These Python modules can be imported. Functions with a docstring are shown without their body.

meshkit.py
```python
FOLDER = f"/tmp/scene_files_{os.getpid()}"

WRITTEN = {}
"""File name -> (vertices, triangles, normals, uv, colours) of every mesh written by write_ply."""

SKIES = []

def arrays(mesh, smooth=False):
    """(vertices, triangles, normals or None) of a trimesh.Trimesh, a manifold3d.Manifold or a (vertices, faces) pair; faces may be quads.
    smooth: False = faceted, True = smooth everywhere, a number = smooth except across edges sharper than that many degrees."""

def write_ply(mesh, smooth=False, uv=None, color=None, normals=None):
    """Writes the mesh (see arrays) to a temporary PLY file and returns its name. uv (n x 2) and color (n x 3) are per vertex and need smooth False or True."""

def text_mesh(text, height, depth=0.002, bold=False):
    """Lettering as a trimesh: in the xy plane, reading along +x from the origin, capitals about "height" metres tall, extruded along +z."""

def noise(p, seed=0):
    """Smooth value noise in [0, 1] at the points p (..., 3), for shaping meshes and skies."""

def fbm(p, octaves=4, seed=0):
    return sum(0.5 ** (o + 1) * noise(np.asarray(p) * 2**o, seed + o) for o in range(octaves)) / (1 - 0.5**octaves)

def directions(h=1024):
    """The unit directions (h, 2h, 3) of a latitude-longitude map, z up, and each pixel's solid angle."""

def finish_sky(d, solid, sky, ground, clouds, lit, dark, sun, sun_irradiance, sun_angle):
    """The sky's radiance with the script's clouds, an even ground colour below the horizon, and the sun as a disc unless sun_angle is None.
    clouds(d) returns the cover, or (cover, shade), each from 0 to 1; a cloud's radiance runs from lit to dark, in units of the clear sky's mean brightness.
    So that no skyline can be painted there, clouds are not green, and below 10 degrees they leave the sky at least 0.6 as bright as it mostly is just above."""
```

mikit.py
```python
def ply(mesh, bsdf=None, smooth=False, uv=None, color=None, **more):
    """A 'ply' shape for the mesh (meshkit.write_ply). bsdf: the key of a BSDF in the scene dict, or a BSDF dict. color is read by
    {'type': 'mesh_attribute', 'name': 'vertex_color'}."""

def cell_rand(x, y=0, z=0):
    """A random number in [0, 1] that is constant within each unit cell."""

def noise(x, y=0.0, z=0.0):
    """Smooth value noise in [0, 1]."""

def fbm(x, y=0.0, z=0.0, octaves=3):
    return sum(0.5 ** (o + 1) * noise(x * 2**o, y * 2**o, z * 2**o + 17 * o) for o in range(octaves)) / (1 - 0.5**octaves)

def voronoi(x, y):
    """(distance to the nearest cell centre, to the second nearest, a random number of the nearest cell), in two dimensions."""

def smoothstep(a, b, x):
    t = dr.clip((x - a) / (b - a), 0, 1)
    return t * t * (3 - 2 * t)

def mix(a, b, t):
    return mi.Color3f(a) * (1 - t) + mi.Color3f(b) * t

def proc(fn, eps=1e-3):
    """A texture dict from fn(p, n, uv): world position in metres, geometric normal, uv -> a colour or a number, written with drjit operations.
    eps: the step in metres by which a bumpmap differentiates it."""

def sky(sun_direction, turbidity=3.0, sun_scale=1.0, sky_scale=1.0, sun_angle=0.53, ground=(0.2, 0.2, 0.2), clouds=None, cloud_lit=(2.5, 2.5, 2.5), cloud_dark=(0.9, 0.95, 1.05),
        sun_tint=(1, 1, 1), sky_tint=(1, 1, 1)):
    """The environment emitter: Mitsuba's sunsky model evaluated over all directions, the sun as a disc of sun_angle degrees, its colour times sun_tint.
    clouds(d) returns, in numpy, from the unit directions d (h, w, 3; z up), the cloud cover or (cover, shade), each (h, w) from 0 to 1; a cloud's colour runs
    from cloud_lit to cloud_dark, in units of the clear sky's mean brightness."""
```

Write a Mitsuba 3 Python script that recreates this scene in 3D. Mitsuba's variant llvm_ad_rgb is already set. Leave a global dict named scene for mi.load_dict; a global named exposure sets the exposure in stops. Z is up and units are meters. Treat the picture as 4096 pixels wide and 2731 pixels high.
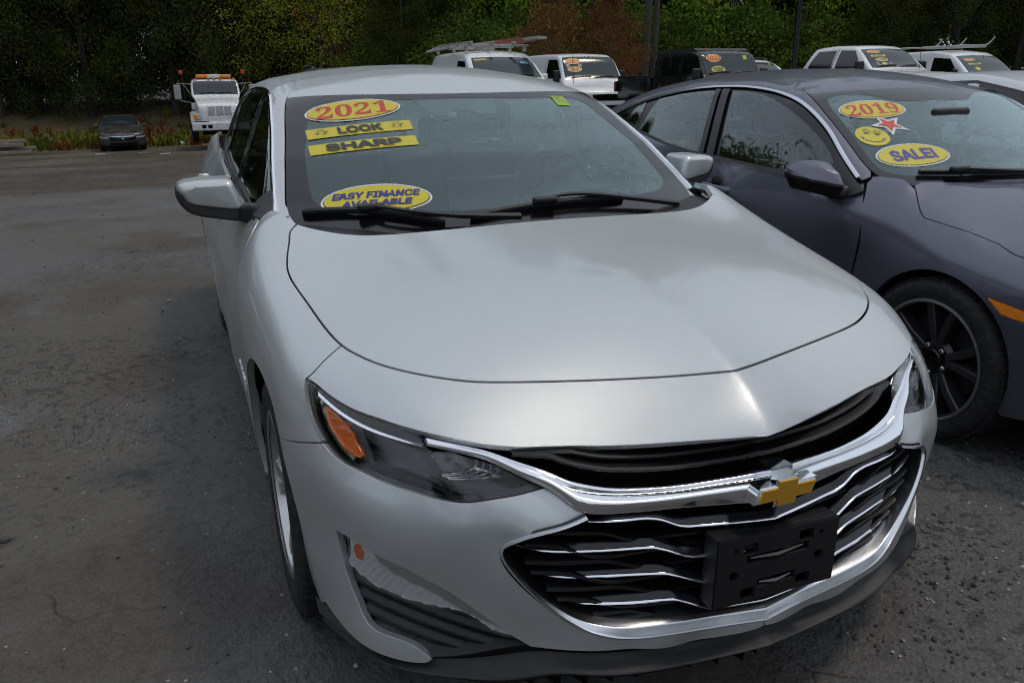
import math, random
import numpy as np, trimesh, manifold3d
import drjit as dr
import mitsuba as mi
import mikit, meshkit
from scipy.interpolate import RBFInterpolator, CubicSpline, PchipInterpolator
from scipy.spatial import Delaunay
import shapely
from shapely.geometry import Polygon, Point, LineString, MultiPolygon
from shapely import affinity
T = mi.ScalarTransform4f
PI = math.pi
A = np.array
scene = {'type': 'scene'}
labels = {}

# ---------------------------------------------------------------- camera, sky, exposure
CAM, YAW, PITCH, ROLL, FPX = A([-1.0452, -1.1030, 1.3810]), -0.38640, 0.31233, -0.01097, 3261.43
def cam_axes():
    cy, sy, cp, sp = math.cos(YAW), math.sin(YAW), math.cos(PITCH), math.sin(PITCH)
    f = A([-sy * cp, cy * cp, -sp]); r = A([cy, sy, 0.0]); u = np.cross(r, f)
    c, s = math.cos(ROLL), math.sin(ROLL)
    return f, c * r + s * u, -s * r + c * u
_f, _r, _u = cam_axes()
scene['camera'] = {'type': 'perspective', 'fov': 2 * math.degrees(math.atan(2048 / FPX)), 'fov_axis': 'x', 'near_clip': 0.05, 'far_clip': 2000.0,
                   'to_world': T().look_at(origin=CAM.tolist(), target=(CAM + _f).tolist(), up=_u.tolist())}
SUN = (0.37, -0.14, 0.92)
scene['sky'] = mikit.sky(SUN, turbidity=4, sun_scale=0.13, sun_angle=10, clouds=lambda d: (np.full(d.shape[:2], 0.93), 0.15 + 0.5 * meshkit.fbm(d * A([1.3, 1.3, 2.2]), 2)),
                         sun_tint=(.92, .97, 1.0), cloud_lit=(1.46, 1.60, 1.80), cloud_dark=(1.12, 1.23, 1.38), ground=(0.08, 0.08, 0.08))
exposure = 2.25

# ---------------------------------------------------------------- helpers
def rgb(*c): return {'type': 'rgb', 'value': list(c) if len(c) > 1 else [c[0]] * 3}
def bs(name, d): scene[name] = d; return name
def two(d): return {'type': 'twosided', 'b': d}
def pr(name, color, rough=0.5, **k):
    c = color if isinstance(color, dict) else rgb(*color)
    return bs(name, two({'type': 'principled', 'base_color': c, 'roughness': rough, **k}))
def numbered(key):
    if key not in scene and key not in place: return key
    i = 1
    while f'{key}_{i:03d}' in scene or f'{key}_{i:03d}' in place: i += 1
    return f'{key}_{i:03d}'
place = {}
def tag(key, label=None, cat=None, group=None, kind=None):
    d = labels.setdefault(key, {})
    for a, b in (('label', label), ('category', cat), ('group', group), ('kind', kind)):
        if b: d[a] = b
def thing(name, label, cat, xf=None, group=None):
    key = numbered(name); place[key] = xf
    tag(key, label, cat, group)
    return key
def root_xf(parent):
    return place.get(parent.split('__')[0]) if parent else None
def obj(name, mesh, mat, parent=None, smooth=False, uv=None, color=None, xf=None):
    """one entry of the scene; mesh: trimesh, manifold, (v,f) or (v,f,normals)"""
    key = numbered(f'{parent}__{name}' if parent else name)
    if isinstance(mesh, dict): d = dict(mesh)
    elif isinstance(mesh, tuple) and len(mesh) == 3:
        path = meshkit.write_ply((mesh[0], mesh[1]), False, uv, color, normals=mesh[2])
        d = {'type': 'ply', 'filename': path, 'face_normals': False, 'bsdf': {'type': 'ref', 'id': mat}}
    else: d = mikit.ply(mesh, mat, smooth, uv=uv, color=color)
    m = xf if xf is not None else root_xf(parent)
    if m is not None: d['to_world'] = m
    scene[key] = d
    return key
def cat(*ms):
    vs, fs, n = [], [], 0
    for m in ms:
        v, f = (m.vertices, m.faces) if hasattr(m, 'vertices') else (m[0], m[1])
        vs.append(np.asarray(v)); fs.append(np.asarray(f) + n); n += len(v)
    return trimesh.Trimesh(np.vstack(vs), np.vstack(fs), process=False)
def box(sx, sy, sz, at=(0, 0, 0), r=0.0):
    if r <= 0:
        m = trimesh.creation.box((sx, sy, sz)); m.apply_translation(at); return m
    r = min(r, sx * .49, sy * .49, sz * .49)
    pts = []
    ic = trimesh.creation.icosphere(1, r).vertices
    for a in (-1, 1):
        for b in (-1, 1):
            for c in (-1, 1): pts.append(ic + A([a * (sx / 2 - r), b * (sy / 2 - r), c * (sz / 2 - r)]))
    m = trimesh.Trimesh(np.vstack(pts), process=False).convex_hull
    m.apply_translation(at); return m
def hull(pts): return trimesh.Trimesh(np.asarray(pts, float), process=False).convex_hull
def spl(P, n, closed=False):
    """n points along a smooth curve through P, evenly spaced"""
    P = np.asarray(P, float)
    if closed: P = np.vstack([P, P[:1]])
    t = np.r_[0, np.cumsum(np.linalg.norm(np.diff(P, axis=0), axis=1) ** .6)]
    c = CubicSpline(t, P, bc_type='periodic' if closed else 'natural')
    q = c(np.linspace(0, t[-1], max(8 * len(P), 4 * n)))
    return resample(q, n)
def resample(q, n):
    q = np.asarray(q, float)
    s = np.r_[0, np.cumsum(np.linalg.norm(np.diff(q, axis=0), axis=1))]
    return np.stack([np.interp(np.linspace(0, s[-1], n), s, q[:, k]) for k in range(q.shape[1])], 1)
def dens(q, step):
    q = np.asarray(q, float); out = []
    for a, b in zip(q[:-1], q[1:]):
        m = max(1, int(math.ceil(np.linalg.norm(b - a) / step)))
        out.append(a + (b - a) * (np.arange(m) / m)[:, None])
    return np.vstack(out + [q[-1:]])
def sweep(path, prof, up, closed=False, scale=None, cap=True):
    """sweep a closed 2D profile (a: sideways, b: along up) along the 3D path; up: one vector or one per point"""
    P = np.asarray(path, float); n = len(P); prof = np.asarray(prof, float); m = len(prof)
    t = (np.roll(P, -1, 0) - np.roll(P, 1, 0)) if closed else np.gradient(P, axis=0)
    t /= np.linalg.norm(t, axis=1, keepdims=True) + 1e-12
    up = np.broadcast_to(np.asarray(up, float), P.shape)
    s = np.cross(t, up); s /= np.linalg.norm(s, axis=1, keepdims=True) + 1e-12
    u = np.cross(s, t)
    sc = np.ones(n) if scale is None else np.broadcast_to(np.asarray(scale, float).T, (n,) if np.ndim(scale) < 2 else (2, n)).T
    if np.ndim(sc) == 1: sc = np.stack([sc, sc], 1)
    v = P[:, None] + s[:, None] * (prof[None, :, :1] * sc[:, None, :1]) + u[:, None] * (prof[None, :, 1:] * sc[:, None, 1:])
    i, j = np.meshgrid(np.arange(n if closed else n - 1), np.arange(m), indexing='ij')
    a, b, c, d = i * m + j, i * m + (j + 1) % m, ((i + 1) % n) * m + (j + 1) % m, ((i + 1) % n) * m + j
    f = np.vstack([np.stack([a, b, c], -1).reshape(-1, 3), np.stack([a, c, d], -1).reshape(-1, 3)])
    v = v.reshape(-1, 3)
    if cap and not closed:
        e = []
        for base, rev in ((0, 0), ((n - 1) * m, 1)):
            c0 = len(v); v = np.vstack([v, v[base:base + m].mean(0)])
            k = np.arange(m); tri = np.stack([base + k, np.full(m, c0), base + (k + 1) % m], 1)
            e.append(tri[:, ::-1] if rev else tri)
        f = np.vstack([f, *e])
    return trimesh.Trimesh(v, f, process=False)
def circ(r, n=8, ry=None): a = np.arange(n) * 2 * PI / n; return np.stack([r * np.cos(a), (ry or r) * np.sin(a)], 1)
def tube(P, r, n=8, closed=False):
    P = np.asarray(P, float); t = P[-1] - P[0]
    up = A([0, 0, 1.0]) if abs(t[2]) < .8 * np.linalg.norm(t) + 1e-9 else A([0, 1.0, 0])
    return sweep(P, circ(1, n), up, closed, scale=np.broadcast_to(r, len(P)))
def lathe(prof, n=48, axis='x'):
    """prof: (r, h) pairs; axis: the axis of rotation"""
    p = np.asarray(prof, float); a = np.arange(n) * 2 * PI / n; m = len(p)
    v = np.stack([np.broadcast_to(p[None, :, 1], (n, m)), p[None, :, 0] * np.cos(a)[:, None], p[None, :, 0] * np.sin(a)[:, None]], -1)
    i, j = np.meshgrid(np.arange(n), np.arange(m - 1), indexing='ij')
    q = np.stack([i * m + j, i * m + j + 1, ((i + 1) % n) * m + j + 1, ((i + 1) % n) * m + j], -1).reshape(-1, 4)
    v = v.reshape(-1, 3)
    if axis == 'z': v = v[:, [1, 2, 0]]
    if axis == 'y': v = v[:, [2, 0, 1]]
    return trimesh.Trimesh(v, np.vstack([q[:, [0, 1, 2]], q[:, [0, 2, 3]]]), process=False)
def prism(poly, depth, n=(0, 0, 1)):
    gs = getattr(poly, 'geoms', [poly])
    return trimesh.util.concatenate([trimesh.creation.extrude_polygon(g, depth, engine='earcut') for g in gs if g.area > 1e-10])
def mir(P): return np.asarray(P, float) * [-1, 1, 1]

# ---------------------------------------------------------------- curved panels cut from a body surface
def smax(a, b, k):
    h = np.maximum(k - np.abs(a - b), 0) / k
    return np.maximum(a, b) + h * h * k * .25
def grad(F, P, e=1.5e-3):
    g = np.stack([F(P + d) - F(P - d) for d in np.eye(3) * e], 1)
    return g / (np.linalg.norm(g, axis=1, keepdims=True) + 1e-12)
def shoot(F, C, D, r0=.05, r1=4.0):
    """where the rays C + r D leave the body F < 0"""
    lo = np.full(len(D), r0); hi = np.full(len(D), r1)
    for _ in range(26):
        m = .5 * (lo + hi); inside = F(C + D * m[:, None]) < 0
        lo = np.where(inside, m, lo); hi = np.where(inside, hi, m)
    return C + D * (.5 * (lo + hi))[:, None]
def tri_poly(poly, step):
    """triangles of a 2D polygon: dense boundary, even inside. Returns points, faces, boundary loops (indices)"""
    rings = [poly.exterior, *poly.interiors]; pts, loops, n = [], [], 0
    for r in rings:
        c = dens(np.asarray(r.coords), step)[:-1]
        loops.append(np.arange(n, n + len(c))); pts.append(c); n += len(c)
    b = np.vstack(pts)
    x0, y0, x1, y1 = poly.bounds
    gx, gy = np.meshgrid(np.arange(x0, x1, step), np.arange(y0, y1, step * .866))
    gx[1::2] += step / 2
    g = np.stack([gx.ravel(), gy.ravel()], 1)
    inner = poly.buffer(-step * .55)
    if not inner.is_empty: g = g[shapely.contains_xy(inner, g[:, 0], g[:, 1])]
    else: g = g[:0]
    p = np.vstack([b, g]); p = p + 1e-7 * np.sin(np.arange(len(p) * 2) * 1.7).reshape(-1, 2)
    f = Delaunay(p).simplices
    c = p[f].mean(1)
    a = p[f]; ar = np.cross(a[:, 1] - a[:, 0], a[:, 2] - a[:, 0])
    f = f[shapely.contains_xy(poly, c[:, 0], c[:, 1]) & (np.abs(ar) > 1e-9)]
    return p, f, loops
class Surf:
    """a body surface with a chart: directions from the centre C, seen from the axis d0"""
    def __init__(s, F, C): s.F, s.C = F, A(C, float)
    def chart(s, d0):
        d0 = A(d0, float); d0 /= np.linalg.norm(d0)
        up = A([0, 0, 1.0]) if abs(d0[2]) < .9 else A([0, 1.0, 0])
        e1 = np.cross(up, d0); e1 /= np.linalg.norm(e1); e2 = np.cross(d0, e1)
        return d0, e1, e2
    def to2(s, P, fr):
        d = np.asarray(P, float) - s.C; d /= np.linalg.norm(d, axis=1, keepdims=True)
        c = np.clip(d @ fr[0], -1, 1); a = np.arccos(c); w = np.stack([d @ fr[1], d @ fr[2]], 1)
        return w / (np.linalg.norm(w, axis=1, keepdims=True) + 1e-12) * a[:, None]
    def to3(s, q, fr):
        a = np.linalg.norm(q, axis=1); w = q / (a[:, None] + 1e-12)
        d = np.cos(a)[:, None] * fr[0] + np.sin(a)[:, None] * (w[:, :1] * fr[1] + w[:, 1:] * fr[2])
        return shoot(s.F, s.C, d)
    def panel(s, outline, step=.014, gap=0.0, flange=.012, off=0.0, holes=(), clip=None, smooth_step=True, bump=None):
        """outline: 3D points near the surface. Returns (v, f, n); the rim is turned in by flange"""
        O = np.asarray(outline, float); fr = s.chart((O - s.C).mean(0) if np.linalg.norm((O - s.C).mean(0)) > 1e-6 else (0, 0, 1))
        R = np.linalg.norm(O - s.C, axis=1).mean()
        poly = Polygon(s.to2(dens(np.vstack([O, O[:1]]), .02), fr)).buffer(0)
        for h in holes: poly = poly.difference(Polygon(s.to2(dens(np.vstack([h, h[:1]]), .02), fr)).buffer(0))
        if clip is not None: poly = poly.intersection(Polygon(s.to2(dens(np.vstack([clip, clip[:1]]), .02), fr)).buffer(0))
        if gap: poly = poly.buffer(-gap / R)
        vs, fs, ns, n0 = [], [], [], 0
        for g in getattr(poly, 'geoms', [poly]):
            if g.area < (step / R) ** 2 * .5: continue
            p, f, loops = tri_poly(g, step / R)
            P = s.to3(p, fr); N = grad(s.F, P)
            if off: P = P + N * off
            if bump is not None: P = P + N * bump(P)[:, None]
            a = P[f]; fn = np.cross(a[:, 1] - a[:, 0], a[:, 2] - a[:, 0])
            flip = (fn * N[f[:, 0]]).sum(1) < 0; f = np.where(flip[:, None], f[:, ::-1], f); fn = np.where(flip[:, None], -fn, fn)
            if bump is not None:
                N = np.zeros_like(P)
                for k_ in range(3): np.add.at(N, f[:, k_], fn)
                N /= np.linalg.norm(N, axis=1, keepdims=True) + 1e-20
            vs.append(P); fs.append(f + n0); ns.append(N); n0 += len(P)
            if flange:
                for k, L in enumerate(loops):
                    B, M = P[L], N[L]; t = np.roll(B, -1, 0) - np.roll(B, 1, 0); t /= np.linalg.norm(t, axis=1, keepdims=True) + 1e-12
                    w = np.cross(t, M); ctr = np.asarray(g.exterior.coords)
                    m = len(L)
                    # outward sign: away from the panel
                    i0 = f[np.isin(f, L).any(1)][0]
                    ccw = Polygon(p[L]).exterior.is_ccw
                    sgn = 1.0
                    mid = P[f].mean(1); near = mid[np.argmin(np.linalg.norm(mid - B[0], axis=1))]
                    if np.dot(w[0], near - B[0]) > 0: sgn = -1.0
                    w = w * sgn
                    ring = [B, B - M * .0025 + w * .0012, B - M * flange]
                    nn = [M * .6 + w * .8, w, w]
                    base = n0
                    for r_, q_ in zip(ring, nn):
                        vs.append(r_); ns.append(q_ / (np.linalg.norm(q_, axis=1, keepdims=True) + 1e-12)); n0 += m
                    i = np.arange(m); j = (i + 1) % m
                    for lv in (0, 1):
                        a_, b_ = base + lv * m, base + (lv + 1) * m
                        fs.append(np.vstack([np.stack([a_ + i, a_ + j, b_ + j], 1), np.stack([a_ + i, b_ + j, b_ + i], 1)]))
        return np.vstack(vs), np.vstack(fs), np.vstack(ns)
    def on(s, P):
        P = np.asarray(P, float); d = P - s.C; return shoot(s.F, s.C, d / np.linalg.norm(d, axis=1, keepdims=True))
# ---------------------------------------------------------------- outlines of the silver sedan, in metres (x from the centre line, y back from the nose, z up)
HC = {
 'shut': [(0.002,0.224,0.787),(0.1,0.264,0.777),(0.288,0.335,0.77),(0.432,0.389,0.77),(0.52,0.414,0.776),(0.576,0.439,0.783),(0.628,0.474,0.79),(0.688,0.548,0.797),(0.722,0.607,0.805),(0.744,0.658,0.813),(0.765,0.804,0.836),(0.78,0.918,0.858),(0.793,1.04,0.881),(0.793,1.119,0.9),(0.786,1.174,0.918),(0.778,1.211,0.931),(0.762,1.277,0.954),(0.751,1.308,0.962),(0.718,1.343,0.972)],
 'seam': [(0.744,0.658,0.813),(0.76,0.65,0.805),(0.785,0.639,0.79),(0.807,0.629,0.774),(0.822,0.627,0.762),(0.83,0.63,0.756)],
 'lip': [(0.83,0.63,0.756),(0.819,0.604,0.754),(0.8,0.563,0.744),(0.781,0.526,0.735),(0.752,0.477,0.726),(0.722,0.436,0.722),(0.692,0.4,0.717),(0.66,0.374,0.711),(0.609,0.339,0.701),(0.556,0.3,0.693),(0.515,0.27,0.688),(0.477,0.248,0.685),(0.409,0.219,0.684),(0.295,0.18,0.681),(0.176,0.14,0.685),(0.003,0.09,0.693)],
 'lampout': [(0.83,0.63,0.756),(0.836,0.617,0.745),(0.839,0.593,0.725),(0.839,0.56,0.698),(0.833,0.527,0.675),(0.825,0.497,0.657),(0.812,0.464,0.642),(0.794,0.43,0.632),(0.784,0.416,0.63),(0.732,0.347,0.617),(0.676,0.284,0.609),(0.635,0.247,0.605),(0.594,0.219,0.607),(0.557,0.2,0.614),(0.517,0.185,0.619),(0.455,0.174,0.628)],
 'lampin': [(0.455,0.174,0.628),(0.471,0.185,0.636),(0.501,0.208,0.651),(0.529,0.234,0.663),(0.553,0.258,0.671),(0.569,0.274,0.675),(0.597,0.297,0.68),(0.64,0.329,0.686),(0.647,0.36,0.705)],
 'spear': [(0.455,0.174,0.627),(0.422,0.141,0.605),(0.399,0.123,0.595),(0.395,0.12,0.59)],
 'loop': [(0.395,0.12,0.587),(0.445,0.136,0.564),(0.503,0.153,0.549),(0.534,0.173,0.532),(0.55,0.181,0.52),(0.553,0.182,0.512),(0.548,0.178,0.491),(0.522,0.163,0.448),(0.464,0.141,0.38),(0.404,0.122,0.332),(0.358,0.105,0.314),(0.302,0.097,0.297),(0.209,0.081,0.293),(0.103,0.078,0.279),(0.002,0.056,0.282)],
 'bumpbot': [(0.494,0.17,0.281),(0.432,0.138,0.276),(0.312,0.103,0.267),(0.154,0.092,0.247),(0.002,0.055,0.264)],
 'fogtop': [(0.823,0.45,0.473),(0.781,0.382,0.467),(0.765,0.362,0.456),(0.731,0.325,0.445),(0.697,0.294,0.432),(0.671,0.274,0.417),(0.644,0.255,0.403),(0.591,0.22,0.361),(0.536,0.19,0.313),(0.494,0.17,0.281)],
 'fogout': [(0.823,0.45,0.473),(0.816,0.444,0.419),(0.808,0.433,0.37),(0.799,0.417,0.331),(0.789,0.398,0.296),(0.782,0.385,0.277),(0.766,0.363,0.266),(0.739,0.334,0.262),(0.712,0.31,0.258),(0.694,0.294,0.249),(0.672,0.273,0.229)],
 'fogunder': [(0.672,0.273,0.229),(0.678,0.277,0.221),(0.706,0.298,0.213),(0.743,0.33,0.211),(0.779,0.37,0.214),(0.812,0.42,0.223),(0.837,0.469,0.235),(0.855,0.52,0.247)],
 'foglens': [(0.81,0.436,0.397),(0.792,0.41,0.38),(0.767,0.379,0.364),(0.731,0.345,0.351),(0.687,0.303,0.346),(0.644,0.263,0.347),(0.626,0.249,0.347),(0.6,0.229,0.338),(0.572,0.212,0.316),(0.545,0.196,0.302),(0.517,0.181,0.297)],
 'fogdiv': [(0.767,0.364,0.454),(0.755,0.355,0.432),(0.731,0.333,0.411),(0.696,0.303,0.395),(0.661,0.274,0.38),(0.628,0.249,0.358)],
 'dambot': [(0.672,0.273,0.227),(0.607,0.228,0.211),(0.539,0.186,0.206),(0.448,0.144,0.231),(0.356,0.112,0.227),(0.188,0.093,0.208),(0,0.052,0.228)],
 'seam2': [(0.895,0.642,0.595),(0.873,0.582,0.63),(0.833,0.526,0.674)],
 'amber': [(0.818,0.558,0.723),(0.814,0.551,0.723),(0.801,0.523,0.714),(0.789,0.496,0.705),(0.78,0.466,0.69),(0.776,0.44,0.67),(0.773,0.418,0.651),(0.778,0.422,0.648),(0.794,0.45,0.655),(0.811,0.49,0.672),(0.818,0.521,0.692)],
 'amberchrome': [(0.82,0.57,0.73),(0.82,0.553,0.717),(0.819,0.522,0.692),(0.811,0.49,0.672),(0.798,0.454,0.653),(0.784,0.428,0.644)],
 'lampstrip': [(0.82,0.593,0.746),(0.805,0.555,0.734),(0.786,0.515,0.722),(0.756,0.46,0.711),(0.717,0.405,0.704),(0.654,0.349,0.695)],
 'blackpanel': [(0.772,0.476,0.707),(0.758,0.4,0.653)],
}
H_FR = [(0,0.28,0.056),(0,0.4,0.05),(0,0.52,0.05),(0,0.6,0.056),(0,0.69,0.085),(0,0.78,0.16),(0.155,0.25,0.077),(0.2,0.292,0.063),(0.2,0.4,0.065),(0.2,0.52,0.068),(0.2,0.6,0.076),(0.2,0.69,0.115),(0.31,0.267,0.089),(0.36,0.316,0.093),(0.405,0.333,0.113),(0.395,0.577,0.109),(0.396,0.6,0.113),(0.41,0.685,0.163),(0.43,0.277,0.13),(0.465,0.381,0.135),(0.493,0.279,0.165),(0.522,0.45,0.16),(0.553,0.513,0.179),(0.548,0.492,0.175),(0.534,0.533,0.17),(0.504,0.55,0.15),(0.454,0.624,0.159),(0.52,0.69,0.199),(0.615,0.7,0.265),(0.69,0.715,0.352),(0.62,0.45,0.224),(0.62,0.56,0.214),(0.62,0.62,0.239),(0.62,0.3,0.244),(0.62,0.2,0.234),(0.72,0.35,0.335),(0.72,0.55,0.305),(0.72,0.62,0.335),(0.72,0.22,0.31),(0.8,0.55,0.4),(0.8,0.35,0.42),(0.8,0.22,0.4),(0.8,0.66,0.46),(0.86,0.6,0.52),(0.86,0.35,0.53),(0.86,0.2,0.52),(0.93,0.6,0.72),(0.93,0.35,0.74),(0.93,0.2,0.74),(0,0.2,0.05),(0.3,0.2,0.085),(0.5,0.2,0.161),(0.7,0.78,0.46),(0.4,0.78,0.291),(0.86,0.75,0.62)]
H_SIDE = [(.3,.2,.85),(.3,.6,.87),(.57,.21,.849),(.57,.31,.868),(.575,.39,.879),(.59,.46,.886),(.62,.51,.890),(.65,.56,.892),(.60,.7,.885),(.775,.66,.895),(.87,.70,.902),(.75,.25,.87),(.95,.25,.89),(.95,.5,.910),(.95,.7,.910),(.95,.8,.892),(1.4,0.2,0.895),(1.4,0.35,0.912),(1.4,0.5,0.912),(1.4,0.65,0.918),(1.4,0.8,0.912),(1.4,.90,.886),(1.45,.965,.846),(2.2,0.2,0.89),(2.2,0.35,0.915),(2.2,0.5,0.905),(2.2,0.7,0.922),(2.2,0.85,0.915),(2.2,.91,.892),(2.2,.98,.846),(3.2,0.2,0.89),(3.2,0.35,0.915),(3.2,0.5,0.908),(3.2,0.72,0.926),(3.2,0.87,0.915),(3.2,.93,.892),(3.2,1.02,.832),(3.75,0.3,0.905),(3.75,0.6,0.925),(3.75,0.8,0.92),(3.75,.96,.87),(3.75,1.06,.79),(4.4,0.3,0.86),(4.4,0.6,0.89),(4.4,0.85,0.88),(4.4,1.05,0.8),(4.9,0.3,0.74),(4.9,0.6,0.78),(4.9,0.9,0.77)]
# serif numerals, outlines in hundredths of their height
DIGITS = {'0':(77,[[(4,46),(5,65),(8,77),(12,86),(19,94),(28,98),(45,99),(55,96),(63,89),(68,79),(72,66),(72,39),(68,19),(59,5),(45,-1),(28,0),(18,5),(9,17),(6,29)],[(26,59),(27,28),(29,15),(33,10),(41,8),(46,12),(49,20),(51,33),(51,66),(48,82),(45,88),(41,90),(33,89),(28,80)]]),'1':(78,[[(6,77),(6,82),(21,88),(37,100),(53,100),(54,11),(58,7),(72,7),(72,0),(14,0),(14,7),(28,7),(31,9),(32,15),(32,84),(31,85),(21,74),(18,72),(11,72)]]),'2':(77,[[(5,0),(5,16),(37,48),(44,61),(47,71),(47,80),(44,87),(39,91),(33,91),(29,89),(25,84),(23,68),(14,69),(9,71),(6,76),(5,83),(7,89),(16,97),(29,100),(43,100),(57,97),(63,92),(67,85),(67,69),(55,50),(19,16),(53,16),(61,21),(63,30),(71,30),(70,0)]]),'7':(78,[[(6,71),(7,100),(74,100),(73,89),(35,0),(24,0),(24,3),(60,85),(21,85),(16,80),(15,71)]]),'8':(77,[[(4,20),(4,30),(6,35),(12,42),(23,49),(13,58),(8,67),(8,81),(11,89),(20,96),(32,99),(51,98),(61,93),(68,82),(68,68),(60,59),(52,53),(62,47),(72,35),(73,23),(70,12),(63,5),(53,1),(46,-1),(30,-1),(15,4),(8,11)],[(23,31),(25,14),(31,9),(42,7),(49,11),(52,14),(53,19),(53,28),(48,36),(33,44),(26,37)],[(28,72),(32,63),(41,58),(44,59),(49,64),(51,69),(51,80),(48,87),(41,91),(33,90),(28,83)]]),'9':(77,[[(5,59),(6,78),(13,91),(20,96),(30,99),(42,99),(57,93),(62,88),(67,78),(71,65),(71,42),(69,32),(66,23),(59,11),(49,3),(38,-1),(25,-1),(14,3),(9,11),(9,17),(12,22),(16,22),(20,13),(28,8),(37,9),(44,14),(50,30),(51,45),(50,46),(40,39),(23,39),(16,42),(9,49)],[(26,59),(29,52),(35,48),(43,49),(51,56),(52,61),(50,75),(46,84),(42,89),(35,90),(29,85),(25,75)]])}
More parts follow.
